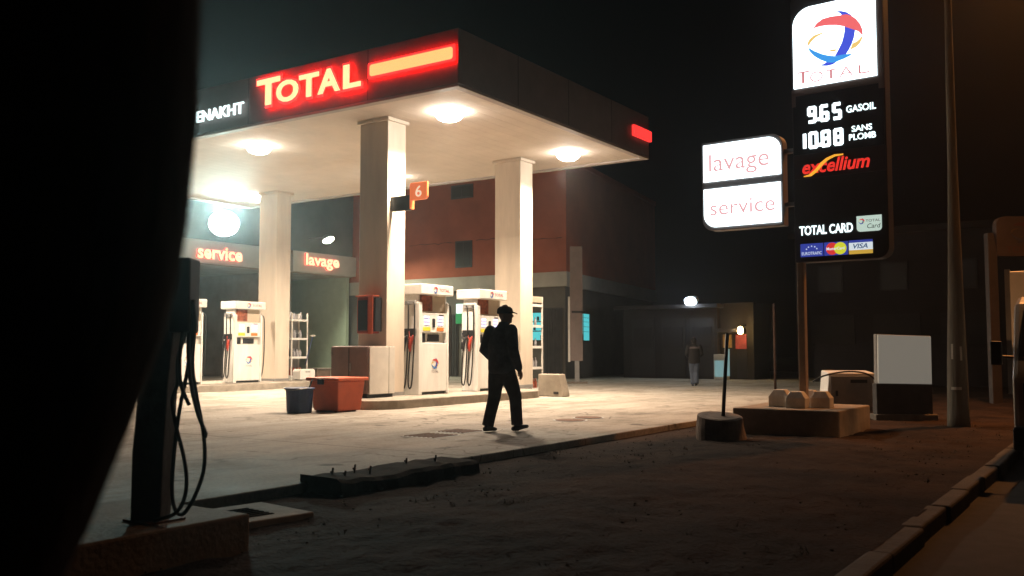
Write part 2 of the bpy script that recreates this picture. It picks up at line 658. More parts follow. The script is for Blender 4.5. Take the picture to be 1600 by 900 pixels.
for ch, x0, x1, z0, z1 in (("T", -15.50, -14.80, 6.30, 6.865), ("O", -14.90, -14.25, 6.285, 6.74), ("T", -14.22, -13.66, 6.29, 6.765),
                           ("A", -13.68, -13.07, 6.29, 6.775), ("L", -12.97, -12.51, 6.29, 6.765)):
    tletter(ch, x0, x1, z0, z1)
b = MB().plate(rrect(-12.36, -10.21, 6.40, 6.715, .03), F, .06, .07)
b.mi[0] = 1
lb = build("light_bar", b, [E_redbar, E_redback], canopy)
b = MB().plate(rrect(-12.30, -10.27, 6.445, 6.67, .05), F, .071, .085)
build("bar_diffuser", b, E_barcore, lb)
b = MB().text("ENAKHT", F, (-17.56, -15.98, 6.25, 6.50), .05, .09, 0, off=.004)
build("town_name", b, E_wletter, canopy)
b = MB().plate(rrect(20.45, 21.44, 6.38, 6.645, .03), SIDE(CX1), .01, .07)
lb = build("light_bar", b, E_redbar, canopy)
# black reveal behind the bar, and panel seams of the long fascia
for xx in (-21.2, -17.9, -15.9, -12.42):
    b = MB().box(xx - .008, xx + .008, CY0 - .003, CY0 + .01, CZ + .07, CZ + CH - .01)
    build("panel_seam", b, M_dark, canopy)
for yy in (15.4, 17.4, 19.4):
    b = MB().box(CX1 - .01, CX1 + .003, yy - .008, yy + .008, CZ + .07, CZ + CH - .01)
    build("panel_seam", b, M_dark, canopy)

# ------------------------------------------------------------------ pump islands
for k, (x0, x1, y0, y1) in enumerate(((-13.85, -11.755, 12.95, 19.25), (-23.65, -20.7, 12.95, 21.2))):
    b = MB().plate(rrect(x0, x1, y0, y1, (.85, .25)[k]), lambda x, y, d=0: Vector((x, y, d)), -.05, .175)
    o = build("pump_island", b, M_conc, bevel=.02)
    tag(o, ("raised concrete pump island under the orange 6 sign", "raised concrete pump island farther back, with column and single facing pump")[k],
        "pump island", "pump islands")

# ------------------------------------------------------------------ fuel dispensers


def globe(mb, F, cx, cy, s, mi=(0, 1, 2, 3), d0=0.0, d1=.004):
    """swirling globe mark, traced once in unit coordinates (0..1 across), y up"""
    def P(pts):
        return [(cx + (x / 490 - .5) * s, cy + (.5 - y / 484) * s) for x, y in pts]
    ox, oy = 208, 92

    def sh(pts):
        # remove the slant the photograph's perspective put in
        return [(x - ox, y - oy + (x - 455) * .17 + 12) for x, y in pts]
    blue1 = [(460, 93), (510, 90), (560, 102), (600, 130), (614, 152), (560, 136), (520, 130), (508, 112), (488, 100)]
    blue2 = [(541, 225), (632, 262), (620, 330), (600, 385), (575, 435), (545, 480), (452, 488), (485, 430), (515, 370), (533, 310), (542, 260)]
    red = [(262, 238), (300, 190), (350, 155), (420, 137), (500, 130), (560, 122), (600, 135), (640, 165), (675, 210), (693, 260), (696, 300),
           (691, 322), (680, 300), (660, 278), (630, 265), (580, 245), (535, 228), (470, 215), (400, 213), (330, 220)]
    yl = [(392, 271), (330, 280), (270, 300), (228, 333), (210, 368), (212, 392), (226, 388), (242, 362), (267, 335), (302, 310), (342, 290)]
    yr = [(692, 300), (690, 342), (670, 382), (640, 412), (600, 432), (583, 436), (606, 380), (640, 366), (665, 345), (685, 318)]
    yb = [(360, 427), (410, 431), (466, 427), (460, 447), (430, 449)]
    lb = [(210, 385), (222, 410), (270, 440), (340, 470), (400, 485), (450, 490), (545, 475), (606, 470), (580, 490), (530, 515), (470, 537),
          (430, 548), (380, 543), (320, 520), (265, 485), (226, 440)]
    bl3 = [(375, 543), (430, 548), (470, 538), (430, 565), (380, 576), (340, 575), (305, 566), (350, 560)]
    e = (d1 - d0) * .2
    mb.plate(P(sh(yl)), F, d0, d1, mi[3])
    mb.plate(P(sh(yr)), F, d0, d1, mi[3])
    mb.plate(P(sh(yb)), F, d0, d1, mi[3])
    mb.plate(P(sh(bl3)), F, d0, d1 + e, mi[1])
    mb.plate(P(sh(blue1)), F, d0, d1 + e, mi[1])
    mb.plate(P(sh(blue2)), F, d0, d1 + e, mi[1])
    mb.plate(P(sh(lb)), F, d0, d1 + 2 * e, mi[2])
    mb.plate(P(sh(red)), F, d0, d1 + 2 * e, mi[0])


P_red = mat("printed red", (.5, .05, .05), .5)
P_blue = mat("printed blue", (.04, .06, .35), .5)
P_sky = mat("printed sky blue", (.06, .25, .55), .5)
P_yel = mat("printed yellow", (.65, .42, .06), .5)
P_grey = mat("printed grey", (.25, .22, .22), .6)
P_poster = mat("printed brown red poster", (.26, .07, .03), .55, .7, 9)
P_beige = mat("beige panel", (.48, .40, .30), .5, .1, 4)
P_lime = mat("yellow sticker", (.65, .58, .05), .5)
P_orng = mat("orange sticker", (.70, .20, .04), .5)
P_green = mat("green plastic", (.03, .17, .07), .5)
P_redp = mat("red plastic nozzle", (.45, .05, .03), .45)


def spline(pts, n=8):
    pts = [Vector(p) for p in pts]
    out = []
    for i in range(len(pts) - 1):
        p0, p1, p2, p3 = pts[max(i - 1, 0)], pts[i], pts[i + 1], pts[min(i + 2, len(pts) - 1)]
        for k in range(n):
            t = k / n
            out.append(.5 * ((2 * p1) + (p2 - p0) * t + (2 * p0 - 5 * p1 + 4 * p2 - p3) * t * t + (3 * p1 - p0 - 3 * p2 + p3) * t ** 3))
    out.append(pts[-1])
    return out


def make_dispenser(label):
    # local: front face at x = 0 looking +X, width 1.02 along Y (0..1.02), back at x = -.58
    t = thing("fuel_dispenser", label, "fuel pump", (0, 0, 0), 0, "fuel pumps on the islands")
    K = dict(world=False)
    W = 1.02
    b = MB()
    b.box(-.40, 0, .08, W - .06, .06, 1.10)
    build("lower_cabinet", b, M_white, t, bevel=.012, **K)
    build("plinth", MB().box(-.38, -.03, .1, W - .08, 0, .06), M_dark, t, **K)
    b = MB()
    b.box(-.42, .035, -.03, .078, 0, 1.96)
    b.box(-.42, .015, W - .058, W, 0, 1.96)
    build("side_pillar", b, M_white, t, bevel=.015, **K)
    b = MB().box(-.38, -.10, .08, W - .06, 1.10, 1.32)
    build("recess", b, M_offwhite, t, **K)
    b = MB().box(-.12, -.07, .13, .30, 1.11, 1.30)
    b.box(-.12, -.07, .40, .78, 1.13, 1.28)
    build("card_slot", b, [M_dark], t, bevel=.005, **K)
    b = MB().box(-.38, -.012, .08, W - .06, 1.322, 1.74)
    dp = build("display_panel", b, M_white, t, bevel=.008, **K)
    G = lambda x, z, d=0: Vector((-.012 + d, x, z))
    for yy in (.19, .66):
        b = MB()
        for r in range(3):
            b.plate(rrect(yy, yy + .17, 1.625 - r * .072, 1.668 - r * .072, .006), G, .001, .006)
        build("screen", b, E_screen, dp, **K)
    b = MB().plate(rrect(.465, .555, 1.43, 1.62, .01), G, .001, .012)
    build("keypad", b, M_dark, dp, **K)
    build("nameplate", MB().plate(rrect(.70, .86, 1.69, 1.71, .002), G, .001, .004), M_dark, dp, **K)
    build("yellow_label", MB().plate(rrect(.15, .40, 1.355, 1.435, .006), G, .001, .005), P_lime, dp, **K)
    build("orange_label", MB().plate(rrect(.62, .86, 1.355, 1.435, .006), G, .001, .005), P_orng, dp, **K)
    b = MB().box(-.38, -.05, .08, W - .06, 1.742, 1.96)
    b.box(-.38, -.06, .08, W - .06, 1.96, 2.12)
    up = build("upper_panel", b, P_beige, t, **K)
    G2 = lambda x, z, d=0: Vector((-.05 + d, x, z))
    build("poster", MB().plate(rrect(.10, .50, 1.78, 2.11, .004), G2, .001, .012), P_poster, up, **K)
    build("header_bracket", MB().box(-.42, -.045, .04, .078, 1.962, 2.115), M_white, t, **K)
    build("header_bracket", MB().box(-.42, -.045, W - .058, W - .03, 1.962, 2.115), M_white, t, **K)
    b = MB().box(-.58, .10, -.03, W + .05, 2.12, 2.345)
    h = build("header", b, M_white, t, bevel=.02, **K)
    G3 = lambda x, z, d=0: Vector((.10 + d, x, z))
    b = MB()
    globe(b, G3, .44, 2.232, .15, d0=.001, d1=.004)
    build("emblem", b, [P_red, P_blue, P_sky, P_yel], h, **K)
    build("wordmark", MB().text("TOTAL", G3, (.56, .92, 2.20, 2.265), .001, .003), P_red, h, **K)
    G4 = lambda x, z, d=0: Vector((d, x, z))
    b = MB()
    globe(b, G4, .55, .66, .24, d0=.001, d1=.004)
    build("emblem", b, [P_red, P_blue, P_sky, P_yel], t, **K)
    build("wordmark", MB().text("TOTAL", G4, (.43, .67, .46, .51), .001, .003), P_grey, t, **K)
    for sgn, y0, pm in ((-1, -.03, P_redp), (1, W, P_green)):
        o = lambda d: y0 + sgn * d
        for q in range(2):
            xq = -.12 - q * .17
            pts = [(xq, o(.01), 1.92), (xq + .05, o(.06), 1.95), (xq + .10, o(.09), 1.86), (xq + .11, o(.10), 1.35), (xq + .09, o(.11), .75), (xq + .05, o(.10), .30),
                   (xq - .01, o(.09), .14), (xq - .06, o(.09), .26), (xq - .05, o(.08), .65), (xq - .03, o(.07), .95)]
            build("hose", MB().tube(spline(pts, 6), .016, 8), M_rubber, t, smooth=True, **K)
            b = MB()
            b.tube([(xq - .03, o(.07), .93), (xq - .02, o(.075), 1.06), (xq + .01, o(.07), 1.17), (xq + .03, o(.05), 1.24)], [.024, .036, .036, .022], 10, round_ends=True)
            b.tube([(xq + .01, o(.07), 1.17), (xq - .06, o(.07), 1.22), (xq - .09, o(.05), 1.34)], [.026, .016, .013], 8)
            b.box(xq - .08, xq - .055, o(.085) - .012, o(.085) + .012, .97, 1.18)
            build("nozzle", b, pm if q == 0 else M_dark, t, smooth=True, **K)
            b = MB().box(xq - .08, xq + .06, min(o(.0), o(.045)), max(o(.0), o(.045)), 1.24, 1.40)
            build("holster", b, M_dark, t, bevel=.006, **K)
        build("hose_mount", MB().box(-.36, -.05, min(o(.0), o(.05)), max(o(.0), o(.05)), 1.90, 1.99), M_grey, t, bevel=.006, **K)
    return t


d0 = make_dispenser("white fuel pump right behind the column that bears the 6 sign")
d0.location = (-12.62, 15.27, .175)
for (loc, lab) in (((-12.62, 17.36, .175), "white fuel pump partly hidden behind the walking man in a cap"),
                   ((-21.55, 17.82, .175), "white fuel pump on the far island beside the shadowed column"),
                   ((-21.55, 15.72, .175), "white fuel pump at far left seen past the hanging hoses")):
    c = copy_tree(d0)
    c.location = loc
    c["label"] = lab

# ------------------------------------------------------------------ things on and around the near island
t = thing("number_sign", "orange plate with white number 6 jutting from the front column", "pump number sign", (-12.4, 14.6, 4.0))
F6 = FRONT(14.60)
b = MB().plate(rrect(-12.30, -11.86, 4.17, 4.53, .07, (0, 1, 0, 0)), F6, -.04, .02)
E_six = emis("orange plate added glow", (1.0, .22, .07), .62)  # glow added to plate, edge strip and numeral to brighten them
pl = build("plate", b, E_six, t, bevel=.006)
build("numeral", MB().text("6", F6, (-12.16, -12.0, 4.23, 4.46), .021, .026, off=.01), emis("numeral added glow", (1.0, .72, .52), .85), t)
b = MB().plate(rrect(-12.866, -12.32, 3.99, 4.30, .07, (1, 0, 0, 0)), frame((0, 14.66, 0), (1, 0, 0), (0, 0, 1)), -.04, .03)
build("unlit_plate", b, M_dark, t, bevel=.006)  # second sign plate, its shaded side put in as dark colour
build("edge_strip", MB().box(-12.318, -12.285, 14.585, 14.70, 4.0, 4.5), E_six, t)

t = thing("extinguisher_cabinet", "red extinguisher cabinet fixed high on the front column's shaded face", "fire cabinet", (-13.3, 14.4, 1.44))
b = MB().box(-13.50, -13.06, 14.32, 14.532, 1.46, 2.22)
bx = build("cabinet", b, M_red, t, bevel=.02)
build("door_frame", MB().box(-13.17, -13.05, 14.30, 14.318, 1.45, 2.23), M_orange, t, bevel=.006)
build("door_panel", MB().box(-13.46, -13.20, 14.305, 14.318, 1.52, 2.15), M_dark, t, bevel=.006)
build("top_cap", MB().box(-13.52, -13.04, 14.30, 14.53, 2.222, 2.25), M_orange, t, bevel=.006)
build("side_strip", MB().box(-13.048, -13.0, 14.34, 14.53, 1.5, 2.2), M_dark, t, bevel=.006)

t = thing("utility_cabinet", "low boxy cabinet, white with its shaded front coloured dark, against the front column", "cabinet", (-13.1, 14.1, .175))
build("body", MB().box(-13.62, -12.62, 13.70, 14.51, .26, 1.20), mat("shaded cabinet front", (.20, .13, .11), .5, .15, 4), t, bevel=.03)  # the front's shade is put into this darker body colour
build("side_panel", MB().box(-12.618, -12.59, 13.74, 14.30, .25, 1.19), M_offwhite, t, bevel=.008)
build("side_panel", MB().box(-12.618, -12.595, 14.315, 14.49, .25, 1.19), M_offwhite, t, bevel=.008)
build("door_seam", MB().box(-13.12, -13.105, 13.692, 13.70, .30, 1.16), M_dark, t)
build("door_handle", MB().box(-13.08, -13.05, 13.675, 13.70, .70, .86), M_steel, t, bevel=.005)
for zz in (.42, 1.02):
    build("hinge", MB().box(-13.60, -13.57, 13.685, 13.70, zz, zz + .08), M_steel, t)
build("base_rail", MB().box(-13.58, -12.66, 13.75, 14.5, .175, .26), M_dark, t)

t = thing("sand_chest", "orange red chest with overhanging lid on the ground by the island end", "chest", (-12.3, 12.5, 0))
b = MB()
b.add([(-12.62, 12.28, .02), (-12.0, 12.28, .02), (-12.0, 12.86, .02), (-12.62, 12.86, .02), (-12.68, 12.22, .56), (-11.95, 12.22, .56), (-11.95, 12.92, .56), (-12.68, 12.92, .56)],
      [(0, 3, 2, 1), (4, 5, 6, 7), (0, 1, 5, 4), (1, 2, 6, 5), (2, 3, 7, 6), (3, 0, 4, 7)])
build("chest_body", b, M_orange, t, bevel=.02)
build("lid", MB().box(-12.73, -11.90, 12.17, 12.97, .562, .625), M_orange, t, bevel=.02)
build("lid_catch", MB().box(-12.40, -12.25, 12.14, 12.168, .50, .60), M_dark, t, bevel=.006)
for xx in (-12.55, -12.1):
    build("foot", MB().box(xx - .04, xx + .04, 12.32, 12.80, -.004, .02), M_dark, t)

t = thing("bucket", "dark navy bucket with wide rim standing before the orange chest", "bucket", (-12.55, 11.85, 0))
b = MB().tube([(-12.55, 11.86, .0), (-12.55, 11.86, .02), (-12.55, 11.86, .43), (-12.55, 11.86, .43), (-12.55, 11.86, .10)], [.20, .22, .245, .225, .19], 24, lat=(1, 0, 0))
build("pail", b, M_blue, t, smooth=False)
b = MB().tube([(-12.55, 11.86, .415), (-12.55, 11.86, .425), (-12.55, 11.86, .445), (-12.55, 11.86, .455)], [.247, .27, .27, .247], 24, lat=(1, 0, 0))
build("rim", b, M_blue, t, bevel=.004)
pts = [(-12.55 + .27 * math.cos(a), 11.86 - .08 - .16 * math.sin(a), .45 - .03 * math.sin(a)) for a in [math.pi * k / 10 for k in range(11)]]
build("handle", MB().tube(pts, .009, 8), M_steel, t, smooth=True)
build("squeegee", MB().tube([(-12.5, 11.9, .15), (-12.33, 11.96, .60)], .014, 8), M_dark, t, smooth=True)

t = thing("concrete_barrier", "short pale concrete barrier block at the island's right end", "barrier", (-11.9, 19.4, 0))
b = MB()
Fb = frame((-11.95, 19.30, 0), (1, 0, 0), (0, 0, 1))
b.plate([(-.25, 0), (.47, 0), (.45, .10), (.39, .30), (.33, .54), (-.25, .54)], Fb, -.32, 0)
build("block", b, mat("pale barrier concrete", (.27, .23, .18), .85, .2, 4, .4, 30), t, bevel=.025)
build("lifting_slot", MB().box(-11.75, -11.62, 19.28, 19.305, .06, .12), M_dark, t)


def bottle(mb, c, s, mi):
    x, y, z = c
    mb.tube([(x, y, z), (x, y, z + .005 * s), (x, y, z + .16 * s), (x, y, z + .20 * s), (x, y, z + .215 * s), (x, y, z + .25 * s)],
            [(.045 * s, .03 * s), (.05 * s, .033 * s), (.05 * s, .033 * s), (.022 * s, .02 * s), (.018 * s, .018 * s), (.018 * s, .018 * s)], 10, lat=(0, 1, 0), mi=mi)


def rack(label, x0, x1, y0, y1, z0, z1, nsh, facing):
    t = thing("display_rack", label, "display rack", ((x0 + x1) / 2, (y0 + y1) / 2, z0), 0, "display racks of oil bottles")
    for (xx, yy) in ((x0, y0), (x1, y0), (x0, y1), (x1, y1)):
        build("upright", MB().box(xx - .018, xx + .018, yy - .018, yy + .018, z0, z1), M_offwhite, t)
    zs = [z0 + .1 + (z1 - z0 - .35) * k / (nsh - 1) for k in range(nsh)]
    for z in zs:
        b = MB().box(x0 + .02, x1 - .02, y0 + .02, y1 - .02, z, z + .02)
        b.box(x0 - .02, x1 + .02, y0 - .022, y0 - .002, z - .015, z + .05)
        b.box(x1 + .003, x1 + .022, y0, y1, z - .015, z + .05)
        build("shelf", b, M_white, t)
    build("back_panel", MB().box(x0 - .018, x0 - .01, y0, y1, z0 + .1, z1 - .02), M_grey, t)
    if facing == "by the man":
        build("header_panel", MB().box(x0 - .01, x1 + .01, y0 - .01, y1 + .01, z1 - .16, z1), P_beige, t, bevel=.01)
    n = 0
    for k, z in enumerate(zs):
        nb = int((y1 - y0 - .06) / .125)
        for row in range(2):
            for i in range(nb):
                if random.random() < .18:
                    continue
                s = random.uniform(.85, 1.15)
                b = MB()
                bottle(b, (0, 0, 0), s, 0)
                o = build("oil_bottle", b, M_bottler if k == 0 else (M_bottle if random.random() < .8 else M_dark), smooth=True)
                o.location = (x1 - .1 - row * .16, y0 + .08 + i * .125, z + .021)
                tag(o, label_b[facing], "oil bottle", "oil bottles on the rack " + facing)
                n += 1
    return t


label_b = {"by the far column": "small oil bottle on the shelves beside the far island's column",
           "by the man": "small oil bottle on the tall shelves right of the walking man"}
rack("white rack of oil bottles beside the far island's column", -22.40, -22.02, 20.45, 21.10, .175, 2.28, 4, "by the far column")
rack("tall pale shelf rack right of the walking man, behind the column", -13.40, -12.97, 20.22, 20.72, .0, 2.50, 5, "by the man")

t = thing("water_caddy", "small white rounded box at the foot of the oil rack", "box", (-21.9, 20.75, .175))
b = MB().plate(rrect(20.45, 21.08, .20, .52, .09, (0, 0, 1, 1)), SIDE(-21.62), -.34, 0)
build("box_body", b, M_white, t, bevel=.012)
build("handle_slot", MB().plate(rrect(20.66, 20.86, .42, .45, .01), SIDE(-21.62), .001, .008), M_grey, t)
for yy in (20.55, 20.98):
    build("foot", MB().box(-21.92, -21.66, yy - .03, yy + .03, .172, .20), M_dark, t)
t = thing("window_squeegee", "blue handled squeegee leaning on the oil rack", "squeegee", (-22.2, 21.3, .0))
build("handle", MB().tube([(-22.0, 21.02, .65), (-22.0, 21.32, 1.55)], .018, 8), M_blue, t, smooth=True)
build("blade", MB().box(-22.06, -21.96, 21.24, 21.40, 1.55, 1.59), M_offwhite, t)
t = thing("dark_crate", "low dark crate on the ground right of the white box", "crate", (-22.2, 21.7, 0))
b = MB().box(-22.4, -21.9, 21.45, 22.05, 0, .48)
build("crate_body", b, mat("brown crate plastic", (.13, .09, .065), .7, .2, 6), t, bevel=.02)
build("crate_rim", MB().box(-22.43, -21.87, 21.42, 22.08, .482, .53), M_concd, t, bevel=.01)

# covers set in the forecourt
for k, (cx, cy, w, sq, lab) in enumerate(((-7.78, 9.68, .56, True, "square iron drain grate left of the walking man's feet"),
                                          (-7.86, 10.42, .5, True, "square iron cover right behind the left foot of the walking man"),
                                          (-7.62, 13.02, .28, False, "round iron cover on the forecourt nearer the verge, right of the walking man"),
                                          (-7.66, 13.68, .26, False, "round iron cover on the forecourt, farther of two right of the walking man"))):
    t = thing("drain_cover", lab, "drain cover", (cx, cy, .004), 0, "iron covers in the forecourt")
    b = MB()
    if sq:
        b.box(cx - w / 2, cx + w / 2, cy - w / 2, cy + w / 2, -.02, .006)
        build("cover_frame", b, M_steel, t)
        b = MB()
        for i in range(7):
            xx = cx - w / 2 + .05 + i * (w - .1) / 6
            b.box(xx - .018, xx + .018, cy - w / 2 + .03, cy + w / 2 - .03, .006, .014)
        build("grate_bars", b, M_rust, t)
    else:
        build("cover_frame", MB().cyl((cx, cy), w, -.02, .006, 28), M_steel, t)
        build("cover_lid", MB().cyl((cx, cy), w * .86, .006, .012, 28), M_rust, t)

# ------------------------------------------------------------------ service post with hoses, its plinth and slab, footing
t = thing("post_plinth", "low concrete plinth carrying the dark hose post", "plinth", (-5.0, 3.1, -.1))
build("block", MB().box(-5.6, -4.49, 2.2, 3.86, -.2, .148), M_conc, t, bevel=.015)
post = thing("hose_post", "dark leaning service post hung with looped hoses at left", "service post", (-4.78, 3.40, .15))
b = MB()
cs = [(-4.795, 3.39, .149), (-4.772, 3.38, .55), (-4.735, 3.38, .95), (-4.70, 3.38, 1.25), (-4.665, 3.38, 1.55), (-4.66, 3.38, 1.62)]
M_post = mat("dark painted post", (.03, .026, .024), .7, .4, 7, .4, 20)
for a, c in zip(cs[:-1], cs[1:]):
    pass
ang = R_(33.9)
ux, uy = Vector((math.cos(ang), math.sin(ang), 0)), Vector((-math.sin(ang), math.cos(ang), 0))
vsq, fsq = [], []
for i, c in enumerate(cs):
    h = .086 + .004 * math.sin(i * 2.1)
    for sx_, sy_ in ((-1, -1), (1, -1), (1, 1), (-1, 1)):
        vsq.append(Vector(c) + ux * h * sx_ + uy * h * sy_)
for i in range(len(cs) - 1):
    for k in range(4):
        k2 = (k + 1) % 4
        fsq.append((i * 4 + k, i * 4 + k2, i * 4 + 4 + k2, i * 4 + 4 + k))
fsq += [(3, 2, 1, 0), tuple(len(cs) * 4 - 4 + k for k in range(4))]
b.add(vsq, fsq)
build("post_shaft", b, M_post, post, bevel=.008)
Mp = Matrix.Translation((-4.605, 3.432, 1.42)) @ Matrix.Rotation(ang, 4, 'Z')
build("hose_box", MB().box(-.05, .07, -.09, .09, -.19, .24, M=Mp), M_dark, post, bevel=.012)
build("base_plate", MB().box(-4.90, -4.65, 3.28, 3.52, .149, .16), M_rust, post)


def camplane(px, py, dd=0.0):
    """offset along the post's own picture-facing plane: metres right of and above the post foot"""
    return Vector((-4.78, 3.40, .15)) + ux * px + Vector((0, 0, py)) - uy * (.10 + dd)


S = 5.42 / 1461.0
hp = lambda x, y, dd=0: camplane((x - 239) * S, (812 - y) * S, dd)
hoses = [
    [(303, 470), (304, 520), (297, 580), (285, 640), (277, 700), (274, 760), (281, 792), (296, 797), (314, 768), (325, 728), (322, 680), (309, 620), (302, 570), (306, 510), (303, 470)],
    [(296, 510), (284, 560), (284, 598), (275, 626), (280, 665), (292, 710), (299, 748), (297, 776), (286, 795), (268, 803), (250, 808)],
    [(299, 515), (301, 560), (307, 605), (316, 645), (326, 672)],
    [(292, 515), (289, 560), (292, 600), (304, 632)],
]
for k, h in enumerate(hoses):
    b = MB().tube(spline([hp(x, y, .015 * k + .02 * math.sin(i)) for i, (x, y) in enumerate(h)], 6), .0115, 8)
    build("hose", b, M_rubber, post, smooth=True)
b = MB().tube([hp(325, 668, .03), hp(327, 676, .03), hp(328, 680, .03)], [.012, .018, .012], 8, round_ends=True)
build("hose_coupling", b, M_dark, post, smooth=True)
o = build("ground_cable", MB().tube(spline([(-5.55, 3.0, .02), (-5.75, 3.6, .012), (-5.99, 3.95, .012), (-6.2, 3.3, .012), (-6.3, 2.2, .012)], 8), .011, 8), M_rubber, smooth=True)
tag(o, "thin black cable lying on the forecourt left of the hose post", "cable")

t = thing("drain_slab", "pale flat concrete slab with a dark slotted grate beside the hose post plinth", "drain slab", (-5.35, 4.7, -.08))
Ms = Matrix.Translation((-5.38, 4.60, -.06)) @ Matrix.Scale(.8, 4) @ Matrix.Rotation(R_(-8), 4, 'Z')
build("slab", MB().box(-.42, .42, -.42, .42, -.04, .03, M=Ms), mat("pale slab concrete", (.36, .32, .27), .85, .25, 6, .3, 30), t, bevel=.01)
b = MB()
for k in range(6):
    b.box(-.20 + k * .08, -.16 + k * .08, -.16, .12, .031, .036, M=Ms)
build("grate_slots", b, mat("slot shadow iron", (.02, .018, .016), .95, spec=0), t)

t = thing("bolt_footing", "rough dark concrete footing with rusty anchor bolts along the forecourt edge", "footing", (-5.8, 6.7, -.1))
b = MB()
nseg = 14
vsf, fsf = [], []
for i in range(nseg + 1):
    yy = 5.72 + 1.95 * i / nseg
    tp = .03 + .012 * random.uniform(-1, 1) + (.02 if i == 0 else 0)
    xo = -5.55 + random.uniform(-.02, .02)
    vsf += [(-6.03, yy, -.15), (xo + .04, yy, -.2), (xo, yy, tp - .03), (xo - .05, yy, tp), (-6.03, yy, tp + .006)]
for i in range(nseg):
    for k in range(5):
        k2 = (k + 1) % 5
        fsf.append((i * 5 + k, i * 5 + k2, i * 5 + 5 + k2, i * 5 + 5 + k))
fsf += [(4, 3, 2, 1, 0), tuple(nseg * 5 + k for k in range(5))]
b.add(vsf, fsf)
build("footing_block", b, mat("soil crusted footing", (.034, .02, .0125), .95, .5, 6, .8, 24, spec=.1), t)
for (xx, yy, h) in ((-5.93, 6.0, .10), (-5.78, 6.0, .08), (-5.93, 6.28, .10), (-5.78, 6.32, .09), (-5.92, 6.98, .09), (-5.80, 7.28, .10)):
    b = MB().tube([(xx, yy, .02), (xx + .012, yy, .03 + h * .7)], .009, 8)
    b.tube([(xx, yy, .055), (xx, yy, .07)], .017, 6)
    build("anchor_bolt", b, M_rust, t)

# ------------------------------------------------------------------ totem sign
td, tn = Vector((.9987, -.0505, 0)), Vector((-.0505, -.9987, 0))
TP = Vector((-4.12, 13.63, 0))
FT = frame(TP, td, (0, 0, 1))
totem = thing("price_totem", "tall dark price totem with white globe panel on a slim post", "totem sign", (-4.06, 13.7, .3))
b = MB().plate(rrect(-.04, 1.285, 2.40, 6.42, .16, (0, 1, 0, 1)), FT, -.26, 0)
build("housing", b, mat("dark totem casing", (.06, .055, .06), .4, .15, 3), totem, bevel=.01)
b = MB().plate(rrect(1.20, 1.283, 4.78, 6.40, .01), FT, .001, .012)
b.plate([(-.04, 4.86), (1.2, 4.86), (1.2, 4.955), (-.04, 4.955)], FT, .001, .012)
b.plate([(-.04, 4.70), (.02, 4.70), (.02, 4.858), (-.04, 4.858)], FT, .001, .012)
build("frame_trim", b, mat("brown frame trim", (.22, .15, .13), .5), totem, bevel=.003)
b = MB().box(-4.15, -4.05, 13.66, 13.80, .30, 2.41)
build("post", b, mat("painted post", (.36, .27, .20), .55, .15, 6), totem, bevel=.01)
b = MB().plate(rrect(0, 1.185, 4.97, 6.16, .27, (0, 0, 0, 1), 12), FT, .002, .03)
lp = build("globe_panel", b, E_white, totem)
b = MB()
globe(b, FT, .615, 5.625, .80, d0=.031, d1=.034)
build("globe_emblem", b, [E_lred, E_lblue, E_lsky, E_lyel], lp)
b = MB()


def strokes(mb, F, segs, d0, d1, mi=0):
    for (x0, y0, x1, y1, w) in segs:
        a = Vector((x1 - x0, y1 - y0))
        n_ = Vector((-a.y, a.x)).normalized() * w / 2
        mb.plate([(x0 - n_.x, y0 - n_.y), (x1 - n_.x, y1 - n_.y), (x1 + n_.x, y1 + n_.y), (x0 + n_.x, y0 + n_.y)], F, d0, d1, mi)


zb = 5.03
strokes(b, FT, [(.055, zb + .165, .235, zb + .165, .022), (.145, zb, .145, zb + .158, .042)], .031, .034)
ring = [(.34 + .085 * math.cos(a), zb + .067 + .068 * math.sin(a)) for a in [2 * math.pi * k / 24 for k in range(25)]]
strokes(b, FT, [(*ring[k], *ring[k + 1], .019) for k in range(24)], .031, .034)
strokes(b, FT, [(.49, zb + .128, .62, zb + .128, .018), (.552, zb, .552, zb + .123, .034)], .031, .034)
strokes(b, FT, [(.68, zb, .765, zb + .13, .019), (.765, zb + .13, .85, zb, .019), (.712, zb + .042, .818, zb + .042, .015)], .031, .0345)
strokes(b, FT, [(.955, zb + .004, .955, zb + .125, .028), (.955, zb + .006, 1.09, zb + .006, .02)], .031, .034)
build("wordmark", b, E_lletter, lp)

DIG = {"0": "abcdef", "1": "bc", "5": "afgcd", "6": "afgedc", "8": "abcdefg", "9": "abcdfg"}


def seven(mb, F, s, x, z, w, h, gap, th):
    for ch in s:
        if ch == ".":
            mb.plate(disc(x - gap * .45, z + th * .5, th * .55, n=12), F, .012, .026)
            continue
        sg = {"a": (x, z + h, x + w, z + h), "b": (x + w, z + h, x + w, z + h / 2), "c": (x + w, z + h / 2, x + w, z), "d": (x, z, x + w, z),
              "e": (x, z, x, z + h / 2), "f": (x, z + h / 2, x, z + h), "g": (x, z + h / 2, x + w, z + h / 2)}
        if ch == "1":
            q = [sg["b"], sg["c"]]
        else:
            q = [sg[k] for k in DIG[ch]]
        for k, sgm in enumerate(q):
            x0, z0_, x1, z1_ = sgm
            e = th * .12
            dx, dz = (1 if x1 > x0 else -1 if x1 < x0 else 0), (1 if z1_ > z0_ else -1 if z1_ < z0_ else 0)
            strokes(mb, F, [(x0 - dx * e, z0_ - dz * e, x1 + dx * e, z1_ + dz * e, th)], .012, .026 + k * .0004)
        x += w + gap


